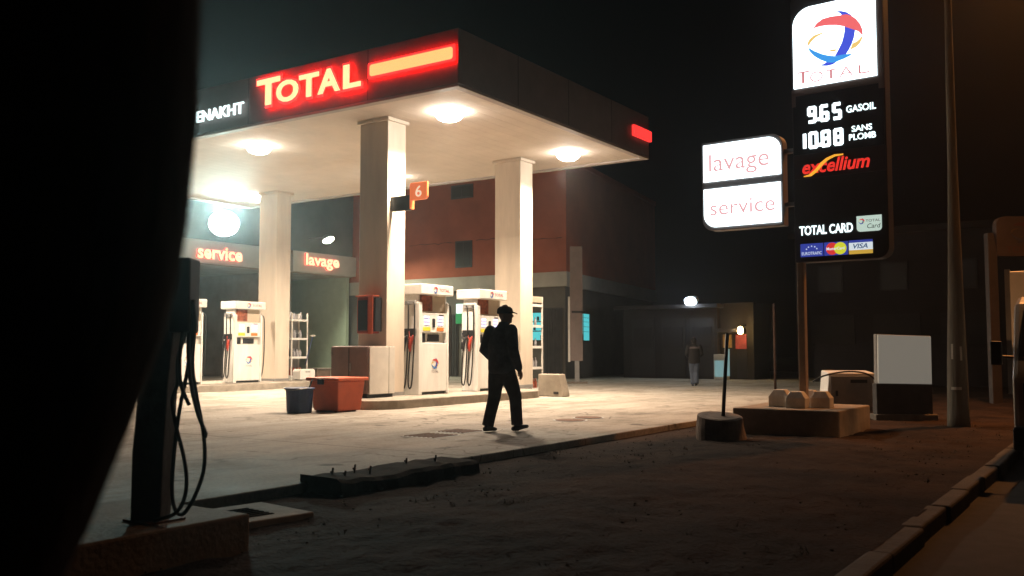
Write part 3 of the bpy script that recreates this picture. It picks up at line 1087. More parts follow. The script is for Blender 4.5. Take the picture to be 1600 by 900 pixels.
b = MB().plate([(-.02, 3.98), (1.26, 3.98), (1.26, 4.855), (-.02, 4.855)], FT, .001, .010)
pp = build("price_panel", b, mat("black price panel", (.02, .022, .028), .35), totem)
b = MB()
seven(b, FT, "9.65", .215, 4.445, .088, .205, .092, .046)
build("gasoil_price", b, E_price, pp)
b = MB()
seven(b, FT, "1", .055, 4.07, .088, .205, .085, .046)
seven(b, FT, "0.88", .225, 4.07, .092, .205, .088, .046)
build("petrol_price", b, E_price, pp)
b = MB().text("GASOIL", FT, (.75, 1.16, 4.50, 4.60), .011, .02, off=.014)
b.text("SANS", FT, (.82, 1.10, 4.215, 4.30), .011, .02, off=.014)
b.text("PLOMB", FT, (.78, 1.15, 4.095, 4.185), .011, .02, off=.014)
build("fuel_names", b, E_wletter, pp)
b = MB().plate([(-.02, 3.62), (1.27, 3.62), (1.27, 3.975), (-.02, 3.975)], FT, .001, .014)
xp = build("brand_strip", b, mat("brown strip panel", (.07, .05, .055), .4), totem)
b = MB().text("excellium", FT, (.10, 1.06, 3.685, 3.885), .015, .02, off=.022, shear=.25)
build("strip_word", b, E_excel, xp)
up_ = [(.115, 3.655), (.20, 3.675), (.29, 3.74), (.37, 3.83), (.46, 3.89), (.57, 3.925), (.70, 3.92)]
lo_ = [(.69, 3.90), (.58, 3.895), (.48, 3.855), (.40, 3.79), (.32, 3.705), (.23, 3.645), (.12, 3.645)]
build("swoosh", MB().plate(up_ + lo_, FT, .0202, .024), E_swoosh, xp)
b = MB().text("TOTAL CARD", FT, (.035, .80, 2.79, 2.925), .004, .014, off=.018)
build("card_words", b, E_wletter, totem)
b = MB().plate(rrect(.855, 1.195, 2.785, 3.005, .05, (1, 1, 0, 0)), FT, .002, .012)
cd = build("loyalty_card", b, E_card, totem)
b = MB()
globe(b, FT, .925, 2.93, .085, d0=.013, d1=.015)
build("emblem", b, [E_cred, E_cnavy, E_cblue, E_cgold], cd)
b = MB().text("TOTAL", FT, (.98, 1.18, 2.915, 2.95), .013, .015)
build("wordmark", b, mat("faded red print", (.4, .12, .12), .5), cd)
build("card_word", MB().text("Card", FT, (1.0, 1.18, 2.825, 2.89), .013, .015, shear=.2), mat("dark print", (.05, .08, .08), .5), cd)
b = MB().plate([(.045, 2.475), (.375, 2.475), (.375, 2.665), (.045, 2.665)], FT, .002, .010)
c1 = build("payment_badge", b, E_cblue, totem)
b = MB().text("EUROTRAFIC", FT, (.065, .355, 2.50, 2.545), .011, .013)
for k in range(5):
    a = R_(20 + 35 * k)
    b.plate(disc(.21 + .08 * math.cos(a), 2.565 + .06 * math.sin(a), .011, n=5), FT, .011, .013)
build("badge_print", b, E_cwhite, c1)
b = MB().plate([(.39, 2.475), (.725, 2.475), (.725, 2.665), (.39, 2.665)], FT, .002, .010)
c2 = build("payment_badge", b, E_cblue, totem)
build("red_disc", MB().plate(disc(.505, 2.57, .088), FT, .011, .013), E_cred, c2)
build("yellow_disc", MB().plate(disc(.62, 2.57, .088), FT, .0135, .015), E_cyel, c2)
build("name_bar", MB().text("MasterCard", FT, (.425, .68, 2.55, 2.592), .0155, .017, off=.02), E_cwhite, c2)
b = MB().plate([(.74, 2.475), (1.065, 2.475), (1.065, 2.53), (.74, 2.53)], FT, .002, .010, 2)
b.plate([(.74, 2.5302), (1.065, 2.5302), (1.065, 2.635), (.74, 2.635)], FT, .002, .010, 0)
b.plate([(.74, 2.6352), (1.065, 2.6352), (1.065, 2.67), (.74, 2.67)], FT, .002, .010, 1)
c3 = build("payment_badge", b, [E_cwhite, E_cblue, E_cgold], totem)
build("badge_print", MB().text("VISA", FT, (.80, 1.0, 2.55, 2.62), .011, .013, shear=.25, off=.02), E_cnavy, c3)

# side sign with two lit panels
ss = thing("wash_service_sign", "two stacked white lit panels reading lavage and service, bracketed to the totem's left", "service sign", (-4.9, 13.7, 3.0))
b = MB().plate(rrect(-1.50, -.20, 2.97, 4.36, .18, (1, 0, 1, 0)), FT, -.20, 0)
build("casing", b, mat("grey sign casing", (.25, .22, .22), .45, .1, 3), ss, bevel=.008)
b = MB().plate(rrect(-1.465, -.225, 3.735, 4.315, .2, (0, 0, 1, 0), 10), FT, .002, .02)
p1 = build("lit_panel", b, E_white, ss)
build("panel_word", MB().text("lavage", FT, (-1.37, -.40, 3.80, 4.16), .021, .023, off=.002), E_word, p1)
b = MB().plate(rrect(-1.465, -.235, 3.02, 3.62, .2, (1, 0, 0, 0), 10), FT, .002, .02)
p2 = build("lit_panel", b, E_white, ss)
build("panel_word", MB().text("service", FT, (-1.36, -.32, 3.20, 3.42), .021, .023, off=.002), E_word, p2)
for z in (3.25, 4.05):
    b = MB().plate([(-.202, z), (-.042, z), (-.042, z + .06), (-.202, z + .06)], FT, -.16, -.06)
    build("bracket", b, M_grey, ss)

# plinth under totem
t = thing("totem_plinth", "wide square concrete plinth at the foot of the price totem", "plinth", (-4.2, 13.9, -.1))
build("block", MB().box(-4.92, -3.42, 13.02, 14.75, -.2, .30), mat("brown grey plinth", (.30, .235, .175), .85, .25, 4, .3, 30), t, bevel=.02)
M_bw = mat("painted base block", (.66, .60, .53), .6, .2, 8)
for k, (dx, dy, s) in enumerate(((-.31, -.10, .95), (.0, -.32, .9), (.27, -.06, .9), (0, .26, .9))):
    cx, cy = -4.10 + dx, 13.73 + dy
    b = MB()
    w0, w1, h = .155 * s, .085 * s, .26 * s
    b.add([(cx - w0, cy - w0 * .8, .301), (cx + w0, cy - w0 * .8, .301), (cx + w0, cy + w0 * .8, .301), (cx - w0, cy + w0 * .8, .301),
           (cx - w0, cy - w0 * .8, .301 + h * .6), (cx + w0, cy - w0 * .8, .301 + h * .6), (cx + w0, cy + w0 * .8, .301 + h * .6), (cx - w0, cy + w0 * .8, .301 + h * .6),
           (cx - w1, cy - w1, .301 + h), (cx + w1, cy - w1, .301 + h), (cx + w1, cy + w1, .301 + h), (cx - w1, cy + w1, .301 + h)],
          [(0, 3, 2, 1), (0, 1, 5, 4), (1, 2, 6, 5), (2, 3, 7, 6), (3, 0, 4, 7), (4, 5, 9, 8), (5, 6, 10, 9), (6, 7, 11, 10), (7, 4, 8, 11), (8, 9, 10, 11)])
    build("base_block", b, M_bw, totem, bevel=.01)

# pot with leaning rod
t = thing("rod_pot", "round concrete filled drum holding a thin dark leaning rod, on the verge", "pot", (-4.75, 12.15, -.1))
c = Vector((-4.75, 12.15, 0))
b = MB().tube([(-4.75, 12.15, -.14), (-4.75, 12.15, -.09), (-4.77, 12.14, .10), (-4.765, 12.14, .235), (-4.765, 12.14, .24), (-4.765, 12.14, .205)],
              [.35, .335, .315, .30, .275, .268], 30, lat=(1, 0, 0))
b.v = [(x, y, z + (.13 * ((x + 4.765) * -.56 + (y - 12.14) * .83) if z > .2 else 0)) for x, y, z in b.v]
build("drum", b, mat("worn drum", (.16, .12, .095), .85, .4, 6, .5, 18), t, bevel=.004)
b = MB().cyl((-4.765, 12.14), .262, .10, .216, 26)
b.v = [(x, y, z + (.13 * ((x + 4.765) * -.56 + (y - 12.14) * .83) if z > .2 else 0)) for x, y, z in b.v]
build("concrete_fill", b, mat("light concrete fill", (.42, .37, .31), .9, .2, 8), t)
build("rod", MB().tube([(-4.73, 12.16, .18), (-4.66, 12.18, 1.35)], .026, 10), M_dark, t, smooth=True)

# white electrical box, cable and blank board
t = thing("meter_box", "white electrical box with slanted side behind the plinth", "electrical box", (-4.95, 18.6, -.1))
MT = Matrix.Translation((-4.62, 17.95, -.06)) @ Matrix.Rotation(R_(30), 4, 'Z')
b = MB()
vv = [(-.40, -.24, 0), (.50, -.24, 0), (.50, .30, 0), (-.40, .30, 0), (-.33, -.24, .76), (.50, -.24, .76), (.50, .30, .80), (-.33, .30, .80)]
b.add([MT @ Vector(p) for p in vv], [(0, 3, 2, 1), (4, 5, 6, 7), (0, 1, 5, 4), (1, 2, 6, 5), (2, 3, 7, 6), (3, 0, 4, 7)])
build("box_body", b, M_white, t, bevel=.015)
build("door_panel", MB().box(-.30, .46, -.255, -.242, .06, .70, M=MT), M_grey, t, bevel=.004)
for zz in (.14, .56):
    build("hinge", MB().box(.42, .45, -.27, -.256, zz, zz + .07, M=MT), M_steel, t)
build("vent", MB().box(.05, .35, -.262, -.256, .58, .64, M=MT), M_dark, t)
build("latch", MB().box(-.22, -.18, -.268, -.256, .34, .44, M=MT), M_dark, t)
pts = [MT @ Vector(p) for p in ((-.62, -.2, .60), (-.40, -.28, .72), (0, -.30, .79), (.35, -.28, .74), (.53, -.2, .55), (.56, .0, .02))]
o = build("black_cable", MB().tube(spline(pts, 6), .016, 8), M_rubber, smooth=True)
tag(o, "black cable arched over the white electrical box", "cable")

t = thing("blank_board", "blank whitish square board on a dark base beside the utility pole", "board", (-3.42, 17.0, -.1))
bd = Vector((.83, .557, 0))
FB = frame((-3.755, 16.72, 0), bd, (0, 0, 1))
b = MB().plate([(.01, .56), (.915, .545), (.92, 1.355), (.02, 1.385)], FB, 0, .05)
build("face_panel", b, emis("board face added glow", (.95, .90, .76), .15), t, bevel=.004)  # weak glow added to brighten the board face
b = MB().plate([(-.02, -.12), (.93, -.12), (.93, .555), (-.02, .555)], FB, -.16, .03)
build("base", b, mat("dark board base", (.05, .045, .042), .8, .2, 5), t, bevel=.01)
b = MB().plate([(0, .55), (.925, .535), (.93, 1.365), (.01, 1.395)], FB, -.12, -.002)
build("casing", b, M_grey, t, bevel=.004)
b = MB().plate([(-.06, -.12), (1.0, -.12), (1.0, .04), (-.06, .04)], FB, -.22, .08)
build("footing", b, M_concd, t, bevel=.02)

# street lamp pole
t = thing("street_lamp", "tall tapering grey pole with paper strips, its lamp above the picture", "street lamp", (-2.44, 16.3, -.1))
pts = [(-2.44, 16.3, -.15), (-2.44, 16.3, .1), (-2.435, 16.3, 1.0), (-2.425, 16.3, 2.2), (-2.415, 16.3, 4.0), (-2.41, 16.3, 6.6), (-2.405, 16.3, 9.2)]
build("pole", MB().tube(pts, [.175, .165, .145, .11, .075, .055, .045], 18, lat=(1, 0, 0)), M_wood, t, smooth=True)
for (a, z0, z1) in ((-1.9, .98, 1.22), (-1.0, .96, 1.18), (-1.55, .50, .545)):
    r = .147 if z0 > .8 else .16
    b = MB()
    n_ = 4
    span = .22 if z0 > .8 else .9
    vv, ff = [], []
    for k in range(n_ + 1):
        aa = a - span / 2 + span * k / n_
        for z in (z0, z1):
            rr = r - (z - 1.0) * .03
            vv.append((-2.436 + rr * math.cos(aa), 16.3 + rr * math.sin(aa), z))
    for k in range(n_):
        ff.append((2 * k, 2 * k + 2, 2 * k + 3, 2 * k + 1))
    build("paper_strip", b.add(vv, ff), M_paper, t)
arm = [(-2.405, 16.3, 9.0), (-2.25, 16.7, 9.35), (-1.75, 18.0, 9.6), (-1.4, 18.95, 9.66)]
build("arm", MB().tube(spline(arm, 5), .03, 10), M_steel, t, smooth=True)
hd = build("lamp_head", MB().tube([(-1.43, 18.87, 9.66), (-1.38, 19.0, 9.67), (-1.2, 19.5, 9.68), (-1.16, 19.62, 9.68)], [(.05, .04), (.13, .07), (.12, .06), (.05, .04)], 14, lat=(.94, -.34, 0)), M_grey, t, smooth=True)
build("lamp_lens", MB().tube([(-1.36, 19.06, 9.60), (-1.22, 19.44, 9.61)], [(.09, .03), (.08, .03)], 12, lat=(.94, -.34, 0), round_ends=True), E_sod, hd, smooth=True)
area("street_lamp_light", (-1.29, 19.25, 9.54), 430, (1, .38, .11), .3, (R_(-12), 0, 0), t, 115)

t = thing("street_lamp", "added sodium street lamp, unseen, on a steel post across the road", "street lamp", (6.2, 8.5, -.2))  # unseen lamp added across the road to light the truck
build("pole", MB().tube([(6.2, 8.5, -.25), (6.2, 8.5, 4), (6.2, 8.5, 7.9)], [.09, .07, .05], 14), M_steel, t, smooth=True)
build("arm", MB().tube([(6.2, 8.5, 7.85), (5.9, 8.5, 8.1), (4.9, 8.55, 8.2)], .03, 10), M_steel, t, smooth=True)
hd = build("lamp_head", MB().tube([(5.0, 8.55, 8.21), (4.9, 8.55, 8.22), (4.4, 8.6, 8.22), (4.3, 8.6, 8.21)], [(.05, .04), (.13, .07), (.12, .06), (.05, .04)], 14, lat=(0, 1, 0)), M_grey, t, smooth=True)
build("lamp_lens", MB().tube([(4.8, 8.55, 8.14), (4.5, 8.6, 8.14)], [(.09, .03), (.08, .03)], 12, lat=(0, 1, 0), round_ends=True), E_sod, hd, smooth=True)
o = area("street_lamp_light", (4.65, 8.58, 8.06), 20, (1, .50, .22), .3, (0, 0, 0), t, 25)
o.rotation_euler = (Vector((.1, 12.4, 1.3)) - Vector((4.65, 8.58, 8.06))).to_track_quat('-Z', 'Y').to_euler()

# ------------------------------------------------------------------ garage building (left) and main building
gb = thing("garage_building", "grey service garage with lit lavage and service bands over open bays", "garage", (-32, 25, 0))
GX = -29.5
G0 = 15.0
b = MB().box(GX - .3, GX, G0, 30.98, 5.28, 8.6)
b.box(GX - 7, GX - .3, G0, 30.98, 8.3, 8.5)
build("upper_wall", b, M_greywall, gb)
build("ceiling", MB().box(GX - 7, GX - .02, G0, 30.98, 4.36, 4.5), M_bay, gb)
build("back_wall", MB().box(GX - 7.2, GX - 7, G0, 31, 0, 8.5), M_bay, gb)
for (y0, y1) in ((26.85, 27.35), (22.1, 22.6), (17.2, 17.6)):
    build("pier", MB().box(GX - .35, GX - .01, y0, y1, 0, 4.36), M_greywall, gb)
    build("partition", MB().box(GX - 6.98, GX - .36, y0 + .1, y1 - .1, 0, 4.355), M_bay, gb)
build("tiled_wall", MB().box(GX - 6.98, GX - .02, 30.62, 30.80, 0, 4.355), M_tile, gb)
for (y0, y1, lab) in ((27.2, 31.0, 0), (15.0, 26.2, 1)):
    b = MB().box(GX + .002, GX + .22, y0, y1 - .02, 4.40, 5.27)
    build("sign_band", b, mat("pale sign band", (.50, .47, .43), .5, .08, 2), gb, bevel=.01)
FG = SIDE(GX + .22)
b = MB().text("lavage", FG, (27.82, 29.80, 4.55, 5.20), .03, .11, 0, 1, off=.03)
build("bay_word", b, [E_shopred, E_red], gb)
b = MB().text("service", FG, (22.35, 24.45, 4.55, 5.05), .03, .11, 0, 1, off=.03)
build("bay_word", b, [E_shopred, E_red], gb)


def flood(label, x, y, z, w, h, em, power, col, tilt, aim, out=.45, spread=180, group=None):
    t = thing("floodlight", label, "floodlight", (x, y, z), 0, group)
    M = Matrix.Translation((x + out, y, z)) @ Matrix.Rotation(aim, 4, 'Z') @ Matrix.Rotation(tilt, 4, 'Y')
    prof_ = [(-.14, .5), (-.06, .8), (.06, 1.0), (.085, 1.0)]
    build("housing", MB().tube([M @ Vector((a_, 0, 0)) for a_, _ in prof_], [(w / 2 * q_, h / 2 * q_) for _, q_ in prof_], 28, lat=M.to_3x3() @ Vector((0, 1, 0))), M_grey, t, bevel=.006)
    prof_ = [(.086, .93), (.13, .86), (.17, .62), (.185, .2)]
    build("lens", MB().tube([M @ Vector((a_, 0, 0)) for a_, _ in prof_], [(w / 2 * q_, h / 2 * q_) for _, q_ in prof_], 28, lat=M.to_3x3() @ Vector((0, 1, 0))), em, t, smooth=True)
    build("arm", MB().tube([(x, y, z + .05), (x + out - .15, y, z + .05), (x + out - .03, y, z)], .025, 8), M_grey, t)
    p = M @ Vector((.22, 0, 0))
    d = bpy.data.lights.new("flood_lamp", 'AREA')
    d.energy = power
    d.color = col
    d.shape = 'RECTANGLE'
    d.size = w * .8
    d.size_y = h * .8
    d.spread = R_(spread)
    o = bpy.data.objects.new("flood_lamp", d)
    COL.objects.link(o)
    o.parent = t
    o.location = p - Vector((x, y, z))
    dirn = (M.to_3x3() @ Vector((1, 0, 0)))
    o.rotation_euler = dirn.to_track_quat('-Z', 'Y').to_euler()
    return t


flood("big dazzling bluish white floodlight above the service band", GX, 23.43, 5.94, 1.2, 1.1, E_flood, 330, (.62, 1.0, .95), R_(-7), R_(-39), .45, 42)
flood("smaller yellowish white floodlight above the lavage band", GX, 28.3, 5.83, .55, .52, E_flood2, 420, (.95, 1, .75), R_(62), R_(8), 1.1, 120)

mbld = thing("main_building", "terracotta two storey building with a pale band behind the canopy", "building", (-24, 36, 0))
dS = Vector((-math.sin(R_(10)), math.cos(R_(10)), 0))
BX, BY = -18.3, 31.0
c0, c1_, c2_, c3_ = Vector((-36.5, BY, 0)), Vector((BX, BY, 0)), Vector((BX, BY, 0)) + dS * 13, Vector((-36.5, 44, 0))
poly = [(c0.x, c0.y), (c1_.x, c1_.y), (c2_.x, c2_.y), (c3_.x, c3_.y)]
FL = lambda x, y, d=0: Vector((x, y, d))
build("upper_wall", MB().plate(poly, FL, 4.14, 8.5), M_terra, mbld)
inset = lambda e: [(c0.x, c0.y + e), (c1_.x - e, c1_.y + e), (c2_.x - e, c2_.y - e), (c3_.x, c3_.y - e)]
pb = [(c0.x, c0.y - .05), (c1_.x + .05, c1_.y - .05), (c2_.x + .05, c2_.y), (c3_.x, c3_.y)]
build("band", MB().plate(pb, FL, 3.57, 4.138), M_band, mbld, bevel=.01)
build("lower_wall", MB().plate(inset(.12), FL, 0, 3.568), M_gndwall, mbld)
build("parapet", MB().plate([(c0.x, c0.y - .06), (c1_.x + .06, c1_.y - .06), (c2_.x + .06, c2_.y + .05), (c3_.x, c3_.y + .05)], FL, 8.502, 8.72), M_terra, mbld, bevel=.02)
FM = FRONT(BY)
for (x0, x1, z0, z1) in ((-23.66, -22.79, 4.52, 5.64), (-23.9, -22.75, 7.42, 8.0)):
    b = MB()
    b.plate([(x0, z0), (x1, z0), (x1, z1), (x0, z1)], FM, .004, .03)
    f = build("window", b, M_shutter, mbld)
    b = MB().plate([(x0 + .07, z0 + .07), (x1 - .07, z0 + .07), (x1 - .07, z1 - .07), (x0 + .07, z1 - .07)], FM, .031, .036)
    build("pane", b, M_glassd, f)
    b = MB().plate([((x0 + x1) / 2 - .02, z0 + .07), ((x0 + x1) / 2 + .02, z0 + .07), ((x0 + x1) / 2 + .02, z1 - .07), ((x0 + x1) / 2 - .02, z1 - .07)], FM, .037, .045)
    build("mullion", b, M_shutter, f)
b = MB()
xs = -28.5
crack = []
random.seed(3)
for seg in ((-26.2, -23.0, 5.60), (-22.6, -21.3, 5.62), (-20.4, -18.6, 5.48)):
    x = seg[0]
    z = seg[2]
    while x < seg[1]:
        nx_ = x + random.uniform(.12, .3)
        nz = seg[2] + random.uniform(-.035, .035)
        crack.append((x, z, nx_, nz, random.uniform(.012, .035)))
        x, z = nx_, nz
strokes(b, FM, crack, .001, .003)
build("crack_line", b, mat("dark crack", (.10, .04, .028), .9), mbld)
FM2 = FRONT(BY + .12)
# doors and shutters of the ground floor
for (x0, x1, z1, kind) in ((-19.35, -18.55, 2.75, 'shutter'), (-24.6, -23.6, 2.6, 'door'), (-27.2, -26.1, 2.6, 'door')):
    b = MB().plate([(x0, .02), (x1, .02), (x1, z1), (x0, z1)], FM2, .002, .04)
    d_ = build("shutter" if kind == 'shutter' else "door", b, M_shutter, mbld)
    b = MB()
    k = x0 + .06
    while k < x1 - .05:
        b.plate([(k, .06), (k + .03, .06), (k + .03, z1 - .05), (k, z1 - .05)], FM2, .041, .06)
        k += .12
    build("slats", b, M_shutter, d_)
for (x0, x1) in ((-20.05, -19.42), (-21.2, -20.7)):
    b = MB().plate([(x0 - .05, 1.45), (x1 + .05, 1.45), (x1 + .05, 2.62), (x0 - .05, 2.62)], FM2, .003, .03)
    f = build("window", b, M_shutter, mbld)
    b = MB()
    for k in range(3):
        z = 1.5 + k * .37
        b.plate([(x0, z), (x1, z), (x1, z + .33), (x0, z + .33)], FM2, .031, .04)
    build("lit_pane", b, E_cyan, f)
    b = MB()
    for k in range(4):
        xx = x0 + .05 + k * (x1 - x0 - .15) / 3
        b.plate([(xx, 1.52 + .37 * (k % 3)), (xx + .09, 1.52 + .37 * (k % 3)), (xx + .09, 1.68 + .37 * (k % 3)), (xx, 1.68 + .37 * (k % 3))], FM2, .041, .06)
    build("window_goods", b, M_dark, f)
# window in the side wall
FS = frame((c1_.x - .12, c1_.y + .0, 0), dS, (0, 0, 1))
b = MB().plate([(1.30, 1.42), (2.98, 1.42), (2.98, 2.66), (1.30, 2.66)], FS, -.12, .03)
f = build("window", b, M_shutter, mbld)
b = MB().plate([(1.40, 1.75), (2.12, 1.75), (2.12, 2.58), (1.40, 2.58)], FS, .031, .036)
b.plate([(2.20, 1.50), (2.88, 1.50), (2.88, 2.58), (2.20, 2.58)], FS, .031, .036)
b.plate([(1.50, 1.50), (2.0, 1.50), (2.0, 1.68), (1.50, 1.68)], FS, .031, .036)
build("lit_pane", b, E_cyan, f)
b = MB()
for z in (1.85, 2.05, 2.25, 2.42):
    b.plate([(1.40, z), (2.88, z), (2.88, z + .012), (1.40, z + .012)], FS, .037, .045)
build("window_bars", b, M_shutter, f)

t = thing("exit_sign", "small lit white and green sign seen between the two near pumps", "lit sign", (-23.2, 30.9, 2.3))
FM3 = FRONT(31.06)
build("white_panel", MB().plate(rrect(-23.62, -23.28, 2.62, 3.02, .02), FM3, .0, .06), E_exitw, t)
build("green_panel", MB().plate(rrect(-23.64, -23.26, 2.20, 2.60, .02), FM3, .0, .06), E_green, t)

t = thing("banner_board", "tall narrow grey banner board standing on a post right of the terracotta wall", "banner", (-15.8, 27.2, 0))
FBn = frame((-15.85, 27.1, 0), (.83, .557, 0), (0, 0, 1))
b = MB().plate([(0, .75), (.42, .75), (.42, 4.6), (0, 4.6)], FBn, -.05, 0)
build("board", b, mat("grey brown banner", (.20, .155, .14), .6, .15, 3), t, bevel=.008)
build("edge_rail", MB().plate([(-.07, .72), (-.004, .72), (-.004, 2.9), (-.07, 2.9)], FBn, -.06, .02), M_offwhite, t)
build("cross_bar", MB().plate([(.05, 2.35), (.5, 2.35), (.5, 2.42), (.05, 2.42)], FBn, .002, .03), M_dark, t)
build("post", MB().plate([(.15, .004), (.30, .004), (.30, .748), (.15, .748)], FBn, -.06, .02), M_grey, t)
build("base", MB().plate([(-.1, 0), (.55, 0), (.55, .06), (-.1, .06)], FBn, -.3, .25), M_concd, t)

M_farsh = mat("far dark shutter", (.022, .018, .017), .7, .2, 2)
# ------------------------------------------------------------------ far background
t = thing("far_shop", "dim shopfront with closed panels behind the distant pedestrian", "shop", (-15.5, 35, 0))
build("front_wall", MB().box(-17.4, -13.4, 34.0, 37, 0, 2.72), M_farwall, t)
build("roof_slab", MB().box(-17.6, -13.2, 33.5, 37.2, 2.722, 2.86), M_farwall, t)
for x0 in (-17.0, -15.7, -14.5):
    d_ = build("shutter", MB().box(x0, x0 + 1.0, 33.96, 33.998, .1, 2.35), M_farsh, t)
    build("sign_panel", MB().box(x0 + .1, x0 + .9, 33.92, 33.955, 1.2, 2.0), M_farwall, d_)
t = thing("wall_lamp", "cool white lamp glaring above the dim shopfront", "lamp", (-14.2, 33.6, 2.87))
build("lamp_arm", MB().tube([(-14.2, 33.9, 2.86), (-14.2, 33.7, 2.98), (-14.2, 33.5, 3.0)], .02, 8), M_grey, t)
hl = build("lamp_head", MB().tube([(-14.38, 33.46, 3.04), (-14.02, 33.40, 3.04)], [.13, .13], 10, round_ends=True), M_grey, t, smooth=True)
build("lamp_lens", MB().tube([(-14.30, 33.38, 2.97), (-14.10, 33.34, 2.97)], [.15, .15], 10, round_ends=True), E_farcool, hl, smooth=True)
t = thing("kiosk", "small lit kiosk with red poster under a warm lamp", "kiosk", (-12.7, 34.5, 0))
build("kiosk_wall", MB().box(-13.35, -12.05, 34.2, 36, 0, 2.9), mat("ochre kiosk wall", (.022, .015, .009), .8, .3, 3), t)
build("awning", MB().box(-13.4, -12.35, 33.7, 34.198, 1.78, 1.92), M_farwall, t)
build("poster", MB().box(-12.75, -12.32, 34.17, 34.198, 1.15, 1.70), mat("dull red poster", (.35, .05, .05), .6, .4, 6), t)
build("poster", MB().box(-13.25, -12.9, 34.17, 34.198, 1.2, 1.70), mat("ochre poster", (.35, .2, .06), .6, .4, 6), t)
build("door", MB().box(-12.7, -12.3, 34.175, 34.198, .05, 1.1), M_farsh, t)
t = thing("bulb_lamp", "warm bare bulb lamp glowing on the kiosk", "lamp", (-12.35, 33.9, 1.9))
build("bulb", MB().tube([(-12.35, 33.62, 1.80), (-12.35, 33.62, 1.90)], [.11, .09], 12, round_ends=True), E_farwarm, t, smooth=True)
build("lamp_holder", MB().tube([(-12.35, 33.62, 1.95), (-12.35, 33.72, 2.02), (-12.35, 34.19, 2.05)], .025, 8), M_dark, t)
t = thing("drinks_fridge", "pale lit fridge standing at the kiosk door", "fridge", (-13.0, 33.5, 0))
build("fridge_body", MB().box(-13.25, -12.80, 33.2, 33.65, .0, .95), M_offwhite, t, bevel=.02)
build("glass_door", MB().box(-13.2, -12.85, 33.17, 33.198, .12, .72), E_fridge, t)
build("side_light", MB().box(-12.79, -12.70, 33.3, 33.4, .15, 1.15), E_fridge, t)
p = bpy.data.lights.new("bulb_light", 'POINT'); p.energy = 26; p.color = (1, .65, .25); p.shadow_soft_size = .1
o = bpy.data.objects.new("bulb_light", p); COL.objects.link(o); o.location = (-12.35, 33.45, 1.95)
p = bpy.data.lights.new("wall_lamp_light", 'POINT'); p.energy = 22; p.color = (.7, .85, 1); p.shadow_soft_size = .15
o = bpy.data.objects.new("wall_lamp_light", p); COL.objects.link(o); o.location = (-14.2, 33.2, 2.95)

t = thing("dark_building", "long dark flat building filling the background behind the totem", "building", (-5, 40, 0))
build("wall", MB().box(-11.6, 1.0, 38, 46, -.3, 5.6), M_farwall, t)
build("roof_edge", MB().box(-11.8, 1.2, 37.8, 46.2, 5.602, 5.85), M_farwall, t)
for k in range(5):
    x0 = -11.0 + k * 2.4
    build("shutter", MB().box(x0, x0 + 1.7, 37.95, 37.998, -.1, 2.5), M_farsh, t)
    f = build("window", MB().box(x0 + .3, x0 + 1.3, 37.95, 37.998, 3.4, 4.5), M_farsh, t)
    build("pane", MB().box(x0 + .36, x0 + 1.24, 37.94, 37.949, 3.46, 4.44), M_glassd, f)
t = thing("boundary_wall", "low dark wall in the background left of the blank board", "wall", (-8, 31, 0))
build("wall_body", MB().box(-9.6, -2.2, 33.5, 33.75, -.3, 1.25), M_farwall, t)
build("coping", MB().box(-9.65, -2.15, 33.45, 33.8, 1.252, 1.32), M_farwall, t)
t = thing("thin_post", "thin rusty orange post standing far behind the totem", "post", (-6.3, 22.5, 0))
build("shaft", MB().tube([(-8.1, 24.6, 0), (-8.1, 24.6, 2.35)], .035, 10), mat("dull rust post", (.05, .025, .016), .9, .3, 10), t, smooth=True)
build("foot_plate", MB().box(-8.15, -7.85, 24.45, 24.75, 0, .02), M_rust, t)

# opposite unlit totem
t = thing("unlit_totem", "unlit pale totem with a globe mark beyond the truck", "totem sign", (-2.6, 23.6, -.2))
FO = frame((-2.80, 23.3, 0), (.83, .557, 0), (0, 0, 1))
b = MB().plate([(.03, -.25), (.25, -.25), (.23, 3.3), (.16, 3.75), (.03, 3.75)], FO, -.18, 0)
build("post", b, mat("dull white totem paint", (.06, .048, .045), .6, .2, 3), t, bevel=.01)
b = MB().plate(rrect(.22, 1.35, 3.22, 4.12, .2, (0, 0, 0, 1)), FO, -.16, .02)
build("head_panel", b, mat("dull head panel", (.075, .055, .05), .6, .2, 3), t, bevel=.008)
b = MB()
globe(b, FO, .80, 3.78, .52, d0=.021, d1=.025)
build("globe_emblem", b, [mat("faded print red", (.10, .035, .035), .6), mat("faded print blue", (.04, .035, .06), .6), mat("faded print sky", (.06, .06, .09), .6), mat("faded print ochre", (.13, .09, .04), .6)], t)
build("wordmark", MB().text("TOTAL", FO, (.42, 1.18, 3.30, 3.44), .021, .024), mat("faded print red", (.10, .035, .035), .6), t)
t = thing("roadside_shop", "far roadside stall under a cold blue white lamp beside the truck", "shop", (-2.2, 45, -.2))
build("stall_wall", MB().box(-4.6, 3.0, 50, 53, -.3, 3.6), M_farwall, t)
build("lit_opening", MB().box(-3.95, -3.5, 49.9, 49.998, .1, 1.3), E_shopin, t)
t = thing("stall_lamp", "small cold white lamp far off between pole and truck", "lamp", (-4.4, 48.7, 2.0))
build("lamp_globe", MB().tube([(-4.12, 49.4, 1.88), (-4.12, 49.4, 1.98)], [.13, .13], 12, round_ends=True), E_farcool, t, smooth=True)
build("lamp_holder", MB().tube([(-4.12, 49.4, 2.05), (-4.12, 49.7, 2.1), (-4.12, 49.99, 2.1)], .02, 8), M_dark, t)

